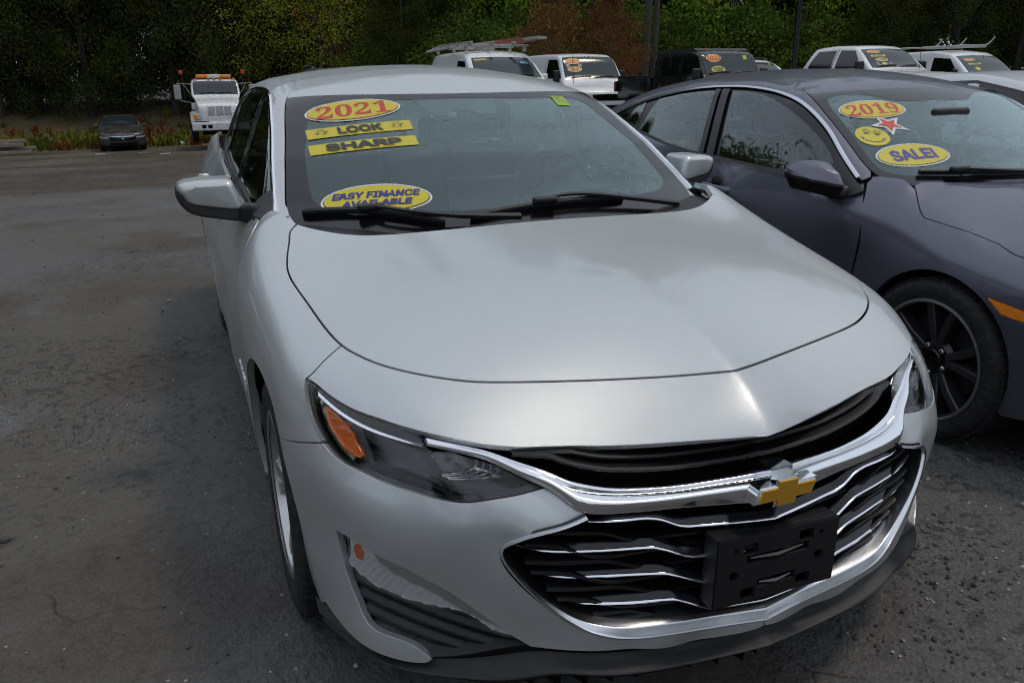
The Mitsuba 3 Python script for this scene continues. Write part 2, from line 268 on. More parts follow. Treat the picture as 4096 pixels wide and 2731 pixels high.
# outlines of the slate sedan (x from its centre line, y back from its nose, z up)
CC = { 'wleft': [(0.619,1.98,1.288),(0.644,1.883,1.243),(0.658,1.802,1.197),(0.694,1.625,1.096),(0.729,1.459,1),(0.729,1.408,0.974),(0.716,1.361,0.954),(0.68,1.318,0.941),(0.636,1.281,0.932)],
 'fdg': [(0.673,2.504,1.304),(0.677,2.257,1.288),(0.71,2.045,1.238),(0.74,1.848,1.165),(0.764,1.708,1.096),(0.782,1.628,1.05),(0.851,1.463,0.913),(0.842,1.74,0.937),(0.838,1.958,0.945),(0.828,2.394,0.969)],
 'rdg': [(0.671,2.643,1.307),(0.68,2.973,1.284),(0.687,3.216,1.251),(0.715,3.268,1.183),(0.761,3.319,1.068),(0.789,3.079,1.034),(0.821,2.732,0.984),(0.825,2.569,0.975)],
 'qg': [(0.699,3.683,1.137),(0.687,3.562,1.19),(0.685,3.369,1.231),(0.748,3.373,1.089),(0.735,3.474,1.1)],
 'chrome': [(0.795,1.46,0.974),(0.766,1.555,1.034),(0.722,1.691,1.121),(0.695,1.828,1.197),(0.685,1.965,1.255),(0.651,2.156,1.299),(0.648,2.397,1.318),(0.654,2.586,1.321),(0.665,2.822,1.311),(0.678,3.056,1.282),(0.681,3.33,1.244),(0.685,3.695,1.162),(0.687,3.879,1.107)],
 'hoodl': [(0.689,1.235,0.942),(0.732,1.176,0.904),(0.781,1.111,0.866),(0.804,1.068,0.844),(0.802,1.046,0.84),(0.79,0.9,0.821),(0.768,0.799,0.798),(0.784,0.692,0.773),(0.805,0.629,0.756)],
 'marker': [(0.896,0.68,0.626),(0.892,0.626,0.618),(0.882,0.542,0.607),(0.883,0.534,0.569),(0.894,0.608,0.576)],
 'handle': [(0.869,2.455,0.837),(0.884,2.298,0.826),(0.894,2.168,0.816)],
}
C_TOP = [(0,0.05,0.64),(0,0.2,0.73),(0,0.5,0.83),(0,0.8,0.895),(0,1.05,0.935),(0,1.3,0.95),(0.4,0.1,0.67),(0.4,0.5,0.815),(0.4,0.8,0.875),(0.4,1.1,0.92),(0.66,0.4,0.755),(0.68,0.8,0.815),(0.68,1,0.865),(0.68,1.2,0.925),(0.71,1.25,0.945),(0.79,1.08,0.855),(0.8,0.89,0.815),(0.79,0.6,0.76),(0.76,0.35,0.7),(0.86,0.9,0.78),(0.87,1.1,0.815),(0.86,1.3,0.865),(0.78,1.4,0.945),(0.86,1.6,0.9),(0.6,1.6,0.98),(0,1.6,0.98),(0.86,0.6,0.72)]
C_SIDE = [(0.3,0.2,0.8),(0.3,0.5,0.82),(0.3,0.7,0.79),(0.5,0.25,0.85),(0.5,0.5,0.875),(0.5,0.68,0.865),(0.89,0.2,0.87),(0.89,0.45,0.9),(0.89,0.62,0.903),(0.89,0.75,0.875),(0.89,0.85,0.82),(1.4,0.2,0.85),(1.4,0.35,0.88),(1.4,0.55,0.868),(1.4,0.7,0.882),(1.4,0.79,0.892),(1.4,0.87,0.872),(1.4,0.97,0.822),(2.2,0.2,0.85),(2.2,0.35,0.885),(2.2,0.55,0.872),(2.2,0.71,0.888),(2.2,0.81,0.897),(2.2,0.88,0.875),(2.2,0.99,0.825),(3.1,0.2,0.85),(3.1,0.35,0.885),(3.1,0.55,0.878),(3.1,0.74,0.897),(3.1,0.84,0.9),(3.1,0.91,0.878),(3.1,1.02,0.82),(3.6,0.3,0.88),(3.6,0.6,0.905),(3.6,0.85,0.9),(3.6,0.95,0.86),(3.6,1.05,0.8),(4.3,0.3,0.8),(4.3,0.6,0.84),(4.3,0.85,0.83),(4.3,1.05,0.72)]
HLAMP = {'r1': [(.566,.263,.674),(.571,.260,.670),(.585,.258,.664),(.609,.263,.658),(.625,.269,.655),(.640,.276,.652)], 'r2': [(.553,.255,.671),(.562,.251,.665),(.581,.252,.659),(.608,.260,.655),(.622,.265,.652),(.630,.269,.651),(.640,.276,.652)], 'r3': [(.540,.247,.666),(.552,.243,.660),(.571,.245,.656),(.598,.253,.653),(.617,.260,.648),(.635,.270,.647),(.641,.276,.649)], 'r4': [(.528,.238,.661),(.538,.236,.657),(.555,.236,.653),(.586,.245,.650),(.607,.252,.646),(.621,.259,.644),(.632,.266,.644)], 'edge': [(.676,.332,.686),(.661,.301,.665),(.645,.271,.638),(.627,.251,.623),(.606,.237,.623),(.562,.218,.628),(.514,.208,.634),(.483,.203,.635)], 'hub': [(.644,.315,.691),(.614,.300,.691),(.594,.283,.684),(.571,.267,.676),(.586,.262,.668),(.602,.261,.660),(.624,.271,.658),(.639,.281,.659),(.645,.296,.672)], }
# ---------------------------------------------------------------- materials
N_, FB, SS, MX = mikit.noise, mikit.fbm, mikit.smoothstep, mikit.mix
def plast(name, c, alpha=.1, ior=1.5, nl=True): return bs(name, two({'type': 'roughplastic', 'diffuse_reflectance': c if isinstance(c, dict) else rgb(*c), 'alpha': alpha, 'int_ior': ior, 'nonlinear': nl}))
def coat(name, c, metal, w=.45, alpha=.006, ior=1.7, mr=.42):
    """car paint: metallic flake under a glossy clear coat"""
    return bs(name, two({'type': 'blendbsdf', 'weight': w, 'a': {'type': 'roughplastic', 'diffuse_reflectance': c if isinstance(c, dict) else rgb(*c), 'alpha': alpha, 'int_ior': ior},
                         'b': {'type': 'principled', 'base_color': rgb(*metal), 'metallic': 1.0, 'roughness': mr}}))
def dusty(c, amt, dust=(.30, .28, .25), s=7.0, z1=.5):
    """a film of dust and water marks"""
    def fn(p, n, uv):
        a = FB(p.x * s, p.y * s, p.z * s, 4); b = N_(p.x * 160, p.y * 160, p.z * 160)
        low = SS(z1, 0.1, p.z)
        return MX(c, dust, dr.clip(amt * SS(.35, .75, a) + amt * .8 * SS(.86, .95, b) + low * .35 * a, 0, 1))
    return mikit.proc(fn)
coat('silver_paint', dusty((.44, .465, .475), .12), (.66, .685, .70), w=.5, ior=1.75)
coat('slate_paint', dusty((.048, .051, .070), .05), (.19, .195, .25), w=.5, ior=1.62)
coat('white_paint', dusty((.74, .75, .77), .1), (.8, .8, .8), w=.06, ior=1.5)
coat('pale_silver_paint', (.5, .52, .55), (.62, .64, .67), w=.5, ior=1.6)
coat('grey_paint', (.10, .105, .115), (.2, .2, .21), w=.4, ior=1.6)
coat('black_paint', dusty((.010, .010, .011), .05), (.03, .03, .03), w=.1, ior=1.55)
coat('charcoal_paint', dusty((.02, .02, .026), .08), (.05, .05, .06), w=.3, ior=1.6)
pr('chrome', (.88, .89, .92), .07, metallic=1.0)
pr('dull_chrome', (.74, .75, .78), .26, metallic=1.0)
pr('satin_chrome', (.62, .64, .68), .22, metallic=1.0)
pr('alloy', (.55, .55, .55), .3, metallic=.9)
pr('dark_alloy', (.06, .06, .065), .32, metallic=.7)
pr('scuffed_alloy', (.22, .22, .22), .4, metallic=.8)
plast('black_plastic', (.016, .016, .018), .32)
plast('grey_plastic', (.05, .05, .052), .35)
plast('gloss_black', (.008, .008, .01), .04)
plast('navy_gloss', (.010, .012, .022), .03)
plast('frit', (.012, .011, .014), .03, 1.6)
bs('void', two({'type': 'diffuse', 'reflectance': rgb(.006)}))
plast('seat_cloth', (.045, .05, .055), .5)
plast('dash_vinyl', (.07, .075, .08), .35)
plast('pale_lining', (.42, .43, .42), .5)
def tyre_fn(p, n, uv): return MX((.014, .014, .015), (.045, .042, .038), SS(.4, .8, FB(p.x * 60, p.y * 60, p.z * 60, 3)) * .5)
bs('tyre', two({'type': 'principled', 'base_color': mikit.proc(tyre_fn), 'roughness': .75, 'specular': .3}))
bs('windscreen_glass', {'type': 'thindielectric', 'int_ior': 1.56, 'specular_transmittance': rgb(.46, .60, .57), 'specular_reflectance': rgb(.84, 1.0, .99)})
bs('tinted_glass', {'type': 'thindielectric', 'int_ior': 1.55, 'specular_transmittance': rgb(.24, .30, .29), 'specular_reflectance': rgb(.9, 1, 1)})
bs('lens', {'type': 'thindielectric', 'int_ior': 1.32})
plast('dark_window', (.012, .016, .017), .02, 1.6)
plast('teal_window', (.05, .075, .078), .03, 1.6)
pr('amber', (.44, .085, .008), .18, specular=.8)
pr('amber_lens', (.75, .22, .02), .15, specular=.8)
pr('reflector', (.75, .76, .78), .14, metallic=.9)
plast('frosted', (.66, .67, .68), .10)
plast('lamp_glass', (.10, .105, .11), .03, 1.6)
pr('lamp_silver', (.5, .51, .52), .25, metallic=.8)
pr('red_lens', (.45, .02, .015), .15, specular=.8)
pr('gold', (.66, .33, .035), .38, metallic=.55)
plast('sign_yellow', (.76, .68, .03), .2)
plast('sign_white', (.82, .82, .80), .2)
plast('sign_red', (.72, .06, .03), .2)
plast('sign_blue', (.05, .045, .36), .2)
plast('sign_navy', (.02, .02, .05), .2)
plast('sign_lime', (.55, .75, .10), .2)
plast('sign_cyan', (.2, .55, .75), .2)
plast('ladder_red', (.50, .16, .12), .4)
plast('aluminium', (.55, .55, .53), .3)
# ---------------------------------------------------------------- wheels (axis along x, outer face towards -x)
def make_wheel(par, at, R, rimR, W, tyre='tyre', kind='silver', sub='wheel', rot=0.0, steer=0.0, side=-1):
    """a wheel as a part, its tyre, rim, spokes and nuts as sub-parts"""
    base = numbered(f'{par}__{sub}')
    M = trimesh.transformations.rotation_matrix(steer, [0, 0, 1]); M[:3, 3] = at
    S = np.diag([1.0 if side < 0 else -1.0, 1, 1, 1])
    def put(m):
        m = m.copy(); m.apply_transform(M @ S)
        if side > 0: m.invert()
        return m
    h = W / 2
    sec = [(rimR, -h * .80), (rimR + .004, -h * .93), (rimR + .3 * (R - rimR), -h * 1.0), (rimR + .62 * (R - rimR), -h * 1.0), (R - .022, -h * .93), (R - .008, -h * .82)]
    g = .007
    for k in (-.55, -.18, .18, .55): sec += [(R - .002, h * (k - .07)), (R - g, h * (k - .06)), (R - g, h * (k + .06)), (R - .002, h * (k + .07))]
    sec += [(R - .008, h * .82), (R - .03, h * .95), (rimR, h * .85)]
    ty = lathe(sec, 96)
    # shoulder blocks
    bl = []
    for k in range(84):
        a = 2 * PI * k / 84
        for s_ in (-1, 1):
            b = box(h * .26, .017, .006, (s_ * h * .74, 0, R - .0045)); b.apply_transform(trimesh.transformations.rotation_matrix(a + .02 * s_, [1, 0, 0])); bl.append(b)
    scene_key = obj(sub, put(cat(ty, *bl)), tyre, par, smooth=40)
    assert scene_key == base, (scene_key, base)
    mat = {'silver': 'alloy', 'dark': 'dark_alloy', 'steel': 'grey_plastic'}[kind]
    rim = lathe([(rimR + .004, -h * .86), (rimR + .006, -h * .92), (rimR - .004, -h * .95), (rimR - .016, -h * .85), (rimR - .022, -h * .5), (rimR - .04, h * .3), (rimR - .02, h * .8)], 72)
    obj('rim', put(rim), mat, base, smooth=40)
    obj('rim_lip', put(lathe([(rimR + .002, -h * .955), (rimR - .006, -h * .975), (rimR - .012, -h * .94)], 72)), 'satin_chrome' if kind == 'silver' else 'scuffed_alloy', base, smooth=40)
    obj('brake_disc', put(cat(lathe([(.03, -h * .12), (rimR * .72, -h * .12), (rimR * .72, h * .02), (.03, h * .02)], 48), lathe([(.01, h * .1), (rimR, h * .2)], 32))), 'grey_plastic', base, smooth=30)
    obj('hub', put(lathe([(.002, -h * .70), (.036, -h * .70), (.040, -h * .66), (.07, -h * .60), (.085, -h * .45), (.085, h * .1)], 40)), 'gloss_black' if kind == 'dark' else mat, base, smooth=35)
    for k in range(5):
        a = rot + 2 * PI * k / 5
        for sgn in (-1, 1):
            r0, r1 = .055, rimR - .012
            t0, t1 = (sgn * .10, sgn * .155) if kind == 'silver' else (sgn * .17, sgn * .25)
            w0, w1 = (.014, .019) if kind == 'silver' else (.011, .014)
            pts = []
            for r, t, w, xo, xi in ((r0, t0, w0, -h * .62, -h * .30), ((r0 + r1) / 2, (t0 + t1) / 2, w0 * 1.15, -h * .78, -h * .40), (r1, t1, w1, -h * .84, -h * .35)):
                cx, sx = r * math.cos(t), r * math.sin(t)
                for x, ww in ((xo, w), (xo + .006, w + .004), (xi, w + .007)): pts += [(x, sx - ww, cx), (x, sx + ww, cx)]
            s1 = hull(pts[:12]); s2 = hull(pts[6:])
            b = cat(s1, s2); b.apply_transform(trimesh.transformations.rotation_matrix(a, [1, 0, 0]))
            obj('spoke', put(b), mat, base)
        n = box(.02, .02, .02, (-h * .62, 0, .057), .006); n.apply_transform(trimesh.transformations.rotation_matrix(a + .63, [1, 0, 0]))
        obj('wheel_nut', put(n), 'satin_chrome', base)
    return base

# ---------------------------------------------------------------- body of the silver sedan
def rbf2(pts, s=3e-5, mirror=True):
    a = A(pts, float)
    if mirror: a = np.vstack([a, a[a[:, 0] > 1e-6] * [-1, 1, 1]])
    return RBFInterpolator(a[:, :2], a[:, 2], kernel='thin_plate_spline', smoothing=s)
_ff, _fs = rbf2(H_FR, 2e-4), rbf2(H_SIDE, 1e-4, False)
_TC = A([0.91868, 0.10581, -0.02270, 0.07427, -0.07191, -0.03187, 0.12531, 0.00217, 0.09398, -0.39299, -0.00718, -0.15313, -0.23976, 0.26891, 0.15296, -0.11172, 0.75416, 0.51136])
def _prow(x): return np.sqrt(x * x + 1.5e-4) - math.sqrt(1.5e-4)
def _ft(x, y):
    """height of the bonnet and wing tops: a smooth crown with a ridge on the centre line near the nose"""
    y = np.clip(y, -.1, 1.42); q = (y - .8) / .8; p = [1, q, q * q, q ** 3, q ** 4, q ** 5]
    b = [1 + 0 * q, q, p[2], p[3], p[4], p[5]] + [-x ** e * p[j] for e, n in ((2, 4), (4, 4), (10, 3)) for j in range(n)]
    b.append(-_prow(x) * np.exp(-(y / .36) ** 2) * np.exp(-(x / .5) ** 2))
    return sum(c * v for c, v in zip(_TC, b))
def hero_low(P):
    x = np.abs(P[:, 0]); y = P[:, 1]; z = P[:, 2]; q = _prow(x)
    t = z - _ft(x, y)
    f = _ff(np.c_[x, np.clip(z, .1, .95)]) - y + .14 * q * np.exp(-(x / .3) ** 2)
    s = x - _fs(np.c_[np.clip(y, .1, 4.95), np.clip(z, .15, 1.1)])
    t = np.where(y > 1.75, z - np.interp(y, [1.75, 3.4, 4.3, 4.9], [1.05, 1.07, 1.09, 1.06]), t)
    b = y - 4.90 + .10 * x ** 2
    return np.maximum(smax(smax(f, s, .08), t, .06), smax(b, s, .25))
def hero_top(P):
    x = np.abs(P[:, 0]); y = P[:, 1]; z = P[:, 2]
    ys = np.interp(z, [.85, 1.009, 1.036, 1.133, 1.24, 1.314, 1.45], [1.24, 1.553, 1.597, 1.761, 1.983, 2.147, 2.45])
    w = (ys - .12 * (1 - (x / .70) ** 2) - .17 * np.clip((1.2 - z), 0, .4) * (1 - (x / .74) ** 2) - y) * .5
    side = .805 - .40 * (z - 1.0) - .12 * np.clip(z - 1.15, 0, 1) ** 2 - .012 * np.clip(y - 2.9, 0, 9) ** 2 * 3
    s = (x - side) * .93
    zr = np.interp(y, [1.0, 1.9, 2.03, 2.2, 2.4, 2.7, 3.0, 3.3, 3.6, 3.9, 4.2, 4.5, 4.8, 5.2], [.9, 1.31, 1.352, 1.395, 1.425, 1.443, 1.446, 1.436, 1.408, 1.355, 1.275, 1.175, 1.08, 1.0])
    r = z - zr + .060 * (x / .6) ** 2 * np.clip((y - 1.6) / .6, 0, 1)
    return smax(smax(w, r, .03), s, .07)
# smooth the roof profile
_zy = np.linspace(1.0, 5.2, 60)
HL = Surf(hero_low, (0, 1.35, .42)); HR_ = Surf(hero_low, (0, 2.9, .5)); HT = Surf(hero_top, (0, 2.6, .85))
car = thing('silver_sedan', 'silver sedan with chrome grille in the foreground, yellow 2021 sticker on its windscreen', 'car')
def both(name, P, mat, S=HL, parent=car, **k):
    out = []
    for m in (1, -1):
        q = [np.asarray(P, float) * [m, 1, 1]]
        kk = dict(k)
        if 'holes' in kk: kk['holes'] = [np.asarray(h) * [m, 1, 1] for h in kk['holes']]
        out.append(obj(name, S.panel(q[0], **kk), mat, parent))
    return out
H = {k: A(v) for k, v in HC.items()}
shut = spl(H['shut'], 70); shut = np.vstack([[(0, .222, .787)], shut[2:]])
rear = spl([(.718, 1.343, .972), (.70, 1.318, .97), (.657, 1.277, .965), (.57, 1.225, .958), (.4, 1.19, .961), (.2, 1.17, .963), (0, 1.165, .963)], 40)
hoodP = np.vstack([shut, rear[1:-1]])
hood_all = np.vstack([hoodP, mir(hoodP[1:])[::-1]]) if False else np.vstack([shut, rear[1:], mir(rear[1:-1])[::-1], mir(shut[1:])[::-1]])
obj('hood', HL.panel(hood_all, .013, .0022, .016), 'silver_paint', car)
# nose panel between hood and grille, both halves in one
seam = spl(H['seam'], 14); lip = spl(H['lip'], 60); lip = np.vstack([lip[:-1], [(0, .092, .692)]])
noseP = np.vstack([shut[[0]], shut[1:][np.linalg.norm(shut[1:] - H['seam'][0], axis=1).argmin() * 0:], ])[:0]
i_s = int(np.linalg.norm(shut - H['seam'][0], axis=1).argmin())
half = np.vstack([shut[:i_s], seam, lip[1:]])          # from the centre of the shut line round to the centre of the lip
obj('nose_panel', HL.panel(np.vstack([half, mir(half[1:-1])[::-1]]), .011, .0022, .02), 'silver_paint', car)
# bumper halves
aC, aR = (.938, .331), .368
def arch(y0, y1, n=24, xoff=0, c=aC, R=aR):
    a = np.linspace(y0, y1, n); return np.stack([np.full(n, .92), c[0] + R * np.cos(a), c[1] + R * np.sin(a)], 1)
a_bot, a_seam = math.asin((.215 - aC[1]) / aR), math.asin((.60 - aC[1]) / aR)
arch_f = arch(PI - a_bot, PI - a_seam, 16)              # front edge of the arch, bottom to seam
lampout = spl(H['lampout'], 50); i2 = int(np.linalg.norm(lampout - A([.826, .50, .659]), axis=1).argmin())
seam2 = np.vstack([arch_f[-1], (.873, .582, .630), lampout[i2]])
loop = spl(H['loop'], 90); loop[-1] = (0, .056, .282)
bb = spl(H['bumpbot'], 24); bb[-1] = (0, .055, .265)
fogtop, fogout, fogund = spl(H['fogtop'], 30), spl(H['fogout'], 24), spl(H['fogunder'], 20)
bump = np.vstack([lampout[i2:], H['spear'][1:], loop[2:], bb[::-1][:-1], fogtop[::-1], fogout[1:], fogund[1:], [(.868, .57, .215)], arch_f[1:], seam2[1:-1]])
both('front_bumper', bump, 'silver_paint', step=.012, gap=.0015, flange=.018)
# fender
door_y = 1.415
fend = np.vstack([seam[::-1][:1], lampout[1:i2 + 1], seam2[::-1][1:-1], arch(PI - a_seam, 0.02 - .33, 50), [(.90, 1.30, .20), (.90, door_y, .20), (.915, door_y, .45), (.92, door_y, .7), (.905, door_y + .01, .84), (.880, door_y + .03, .91), (.845, door_y + .07, .962), (.82, 1.52, .985), (.775, 1.53, .995), (.745, 1.47, .993), (.735, 1.37, .985), (.720, 1.345, .973)], shut[::-1][1:-i_s], seam[:-1]])
both('fender', fend, 'silver_paint', step=.014, gap=.0018, flange=.02)
belt0 = spl([(.812, 1.44, .975), (.83, 1.7, .978), (.835, 2.1, .988), (.832, 2.5, 1.0), (.82, 2.9, 1.018), (.795, 3.3, 1.038), (.76, 3.65, 1.062), (.745, 3.80, 1.09)], 50)
def door(y0, y1, back):
    e0 = [(.845, y0 + .06, .968), (.885, y0 + .015, .90), (.915, y0, .80), (.92, y0, .7), (.915, y0, .45), (.90, y0, .25)]
    e1 = [(.90, y1, .25), (.915, y1, .45), (.92, y1, .7), (.915, y1, .85), (.84, y1, .985)]
    if back: e1 = [(.90, y1 - .28, .25), (.91, y1 - .22, .42), (.915, y1 - .10, .6), (.915, y1 - .02, .75), (.90, y1 + .05, .90), (.83, y1 + .10, 1.02)]
    tp = belt0[(belt0[:, 1] > y0 + .08) & (belt0[:, 1] < e1[-1][1] - .02)][::-1] - [0, 0, .004]
    return np.vstack([e0, e1, tp])
both('front_door', door(door_y + .006, 2.47, False), 'silver_paint', HR_, step=.03, gap=.002, flange=.02)
both('rear_door', door(2.476, 3.42, True), 'silver_paint', HR_, step=.03, gap=.002, flange=.02)
rc = (3.767, .331)
qp = np.vstack([[(.83, 3.53, 1.03), (.90, 3.475, .90), (.915, 3.405, .75), (.915, 3.325, .6), (.91, 3.205, .42), (.90, 3.145, .25), (.90, 3.15, .2), (.9, 3.38, .2)], arch(PI + .36, -.36, 40, c=rc), [(.88, 4.3, .22), (.78, 4.7, .25), (.74, 4.88, .6), (.72, 4.85, .95), (.7, 4.6, 1.06), (.75, 4.2, 1.07), (.80, 3.8, 1.05)]])
both('quarter_panel', qp, 'silver_paint', HR_, step=.035, gap=.002, flange=.02)
both('sill', [(.90, 1.30, .20), (.90, 1.4, .245), (.90, 3.1, .245), (.90, 3.2, .195), (.88, 3.0, .17), (.88, 1.4, .17)], 'black_plastic', HR_, step=.03, flange=.03)
# dark shell that closes the gaps and wheel houses
def shell(F, C, off, cond, n=(90, 140), flip=False):
    th, ph = np.meshgrid(np.linspace(.02, PI - .02, n[0]), np.linspace(0, 2 * PI, n[1]), indexing='ij')
    D = np.stack([np.sin(th) * np.cos(ph), np.sin(th) * np.sin(ph), np.cos(th)], -1).reshape(-1, 3)
    P = shoot(F, A(C, float), D); P = P + grad(F, P) * off
    i, j = np.meshgrid(np.arange(n[0] - 1), np.arange(n[1] - 1), indexing='ij'); q = i * n[1] + j
    f = np.vstack([np.stack([q, q + n[1], q + n[1] + 1], -1).reshape(-1, 3), np.stack([q, q + n[1] + 1, q + 1], -1).reshape(-1, 3)])
    keep = cond(P[f].mean(1)); return trimesh.Trimesh(P, f[keep], process=False)
def hero_keep(c):
    x, y, z = np.abs(c[:, 0]), c[:, 1], c[:, 2]
    wa = ((y - aC[0]) ** 2 + (z - aC[1]) ** 2 > .40 ** 2) & ((y - rc[0]) ** 2 + (z - rc[1]) ** 2 > .40 ** 2)
    front = ~((y < .75) & (z < .72) & (z > .18))
    return (wa | (x < .55)) & front & (z > .17) & ~((z > .9) & (y > 1.2) & (x < .80))
obj('inner_shell', shell(hero_low, (0, 2.2, .5), -.05, hero_keep, (140, 220)), 'void', car)
obj('underbody', cat(box(1.5, 3.6, .03, (0, 2.7, .19)), box(1.3, .03, .4, (0, .50, .42)), box(1.2, 1.0, .03, (0, .98, .60)), box(.03, .8, .40, (-.56, .96, .45)), box(.03, .8, .40, (.56, .96, .45)), box(.03, .9, .45, (-.62, 3.73, .42)), box(.03, .9, .45, (.62, 3.73, .42)), box(1.7, .03, .5, (0, 1.36, .42)), box(1.25, .9, .03, (0, 3.73, .70))), 'void', car)
for sx in (-1, 1):
    for cy in (aC[0], rc[0]):
        a_ = np.linspace(-.1, PI + .1, 30)
        li = sweep(np.stack([np.full(30, sx * .735), cy + .385 * np.cos(a_), .335 + .385 * np.sin(a_)], 1), [(-.10, -.003), (.10, -.003), (.10, .003), (-.10, .003)], np.stack([0 * a_, np.cos(a_), np.sin(a_)], 1))
        obj('wheel_arch_liner', li, 'black_plastic', car)
wheels = [make_wheel(car, (sx * .782, cy, .331), .331, .224, .222, kind='silver', rot=.45 + sx, side=sx) for sx in (-1, 1) for cy in (aC[0], rc[0])]
# ---- glasshouse
gl = spl([(.612, 2.147, 1.314), (.645, 1.983, 1.24), (.688, 1.761, 1.133), (.721, 1.597, 1.036), (.728, 1.553, 1.009), (.726, 1.50, .98), (.70, 1.42, .945)], 40)
gtop = spl([(0, 2.03, 1.341), (.2, 2.045, 1.338), (.413, 2.09, 1.330), (.56, 2.135, 1.319), (.612, 2.147, 1.314)], 24)
gbot = spl([(.70, 1.42, .945), (.5, 1.31, .93), (.25, 1.25, .925), (0, 1.235, .925)], 20)
gout = np.vstack([gtop, gl[1:], gbot[1:]])
gout = np.vstack([gout, mir(gout[1:-1])[::-1]])
gi = spl([(0, 2.01, 1.312), (.35, 2.03, 1.305), (.50, 2.06, 1.292), (.548, 2.04, 1.275), (.57, 1.97, 1.24), (.615, 1.78, 1.145), (.648, 1.60, 1.055), (.645, 1.53, 1.015), (.60, 1.465, .993), (.4, 1.37, .985), (.2, 1.33, .983), (0, 1.32, .982)], 80)
# sensor housing notch in the frit
cam_n = [(0, 1.93, 1.275)]
gin = np.vstack([gi, mir(gi[1:-1])[::-1]])
obj('windscreen', HT.panel(gin, .03, -.004, 0, off=.001), 'windscreen_glass', car)
obj('windscreen_border', HT.panel(gout, .014, .0, .012, holes=[gin], off=.002), 'frit', car)
obj('sensor_cover', HT.panel([(-.17, 2.02, 1.316), (.17, 2.02, 1.316), (.115, 1.96, 1.225), (.06, 1.95, 1.222), (.03, 1.97, 1.245), (-.04, 1.97, 1.245), (-.07, 1.95, 1.222), (-.115, 1.96, 1.225)], .012, 0, .006, off=-.004), 'frit', car)
# roof, rail and pillar
ditch = spl([(.618, 2.150, 1.316), (.60, 2.22, 1.352), (.578, 2.32, 1.385), (.565, 2.5, 1.405), (.562, 2.8, 1.418), (.56, 3.2, 1.413), (.55, 3.55, 1.385)], 40)
roofP = np.vstack([gtop[::1] + [0, .004, .002], ditch[1:], [(.35, 3.62, 1.395), (0, 3.64, 1.402)]])
obj('roof', HT.panel(np.vstack([roofP, mir(roofP[1:-1])[::-1]]), .022, .001, .010), 'silver_paint', car)
chr_ = spl([(.812, 1.44, .985), (.80, 1.50, 1.0), (.765, 1.66, 1.075), (.70, 2.0, 1.232), (.672, 2.2, 1.297), (.657, 2.42, 1.338), (.652, 2.7, 1.352), (.655, 3.0, 1.347), (.665, 3.25, 1.318), (.69, 3.5, 1.255), (.72, 3.68, 1.18), (.745, 3.80, 1.10)], 80)
glo = gl[gl[:, 2] > 1.0] + [.006, 0, 0]
rail = np.vstack([ditch[::-1], glo, [(.738, 1.50, .998), (.765, 1.45, .985), (.80, 1.43, .985)], chr_])
rail = np.vstack([rail, [(.70, 3.95, 1.12), (.62, 3.8, 1.27)]])
both('roof_rail', rail, 'silver_paint', HT, step=.016, gap=.001, flange=.008)
both('pillar_cover', [(.728, 1.553, 1.01), (.738, 1.50, .997), (.765, 1.45, .987), (.79, 1.40, .96), (.73, 1.35, .955), (.70, 1.40, .94)], 'silver_paint', HT, step=.012, flange=.01, off=-.001)
belt = spl([(.812, 1.44, .975), (.83, 1.7, .978), (.835, 2.1, .988), (.832, 2.5, 1.0), (.82, 2.9, 1.018), (.795, 3.3, 1.038), (.76, 3.65, 1.062), (.745, 3.80, 1.09)], 50)
wout = np.vstack([chr_, belt[::-1][1:-1]])
win = lambda a, b: [p for p in wout if a < p[1] < b]
def wpoly(a, b):
    up = chr_[(chr_[:, 1] > a) & (chr_[:, 1] < b)] - [0, 0, .028]; dn = belt[(belt[:, 1] > a) & (belt[:, 1] < b)] + [0, 0, .012]
    return np.vstack([up, dn[::-1]])
def side_window(a, b, name, mat, **k): both(name, wpoly(a, b), mat, HT, **k)
both('window_surround', wout, 'gloss_black', HT, step=.02, flange=0, off=-.012, holes=[wpoly(1.62, 2.40), wpoly(2.50, 3.30), wpoly(3.36, 3.72)])
side_window(1.62, 2.40, 'front_window', 'tinted_glass', step=.03, flange=.006, off=-.004)
side_window(2.50, 3.30, 'rear_window', 'tinted_glass', step=.03, flange=.006, off=-.004)
side_window(3.36, 3.72, 'quarter_window', 'tinted_glass', step=.03, flange=.006, off=-.004)
both('rear_screen', [(.02, 3.70, 1.39), (.5, 3.66, 1.375), (.60, 3.85, 1.27), (.62, 4.3, 1.12), (.02, 4.45, 1.14)], 'tinted_glass', HT, step=.04, flange=.01, off=.002)
for m in (1, -1):
    c = HT.on(chr_ * [m, 1, 1]); nrm = grad(hero_top, c)
    obj('window_trim', sweep(c + nrm * .001, [(-.007, -.004), (.007, -.004), (.007, .002), (0, .005), (-.007, .002)], nrm), 'chrome', car, smooth=40)
    b = HT.on(belt * [m, 1, 1]); nb = grad(hero_top, b)
    obj('belt_strip', sweep(b + nb * .004, [(-.010, -.02), (.010, -.02), (.010, .004), (-.010, .006)], nb), 'black_plastic', car, smooth=40)
obj('cowl', cat(sweep(spl([(-.76, 1.40, .955), (-.62, 1.31, .945), (-.35, 1.235, .925), (0, 1.215, .92), (.35, 1.235, .925), (.62, 1.31, .945), (.76, 1.40, .955)], 40), [(-.07, -.02), (.08, -.03), (.08, -.012), (0, 0), (-.07, .006)], (0, 0, 1))), 'black_plastic', car, smooth=40)
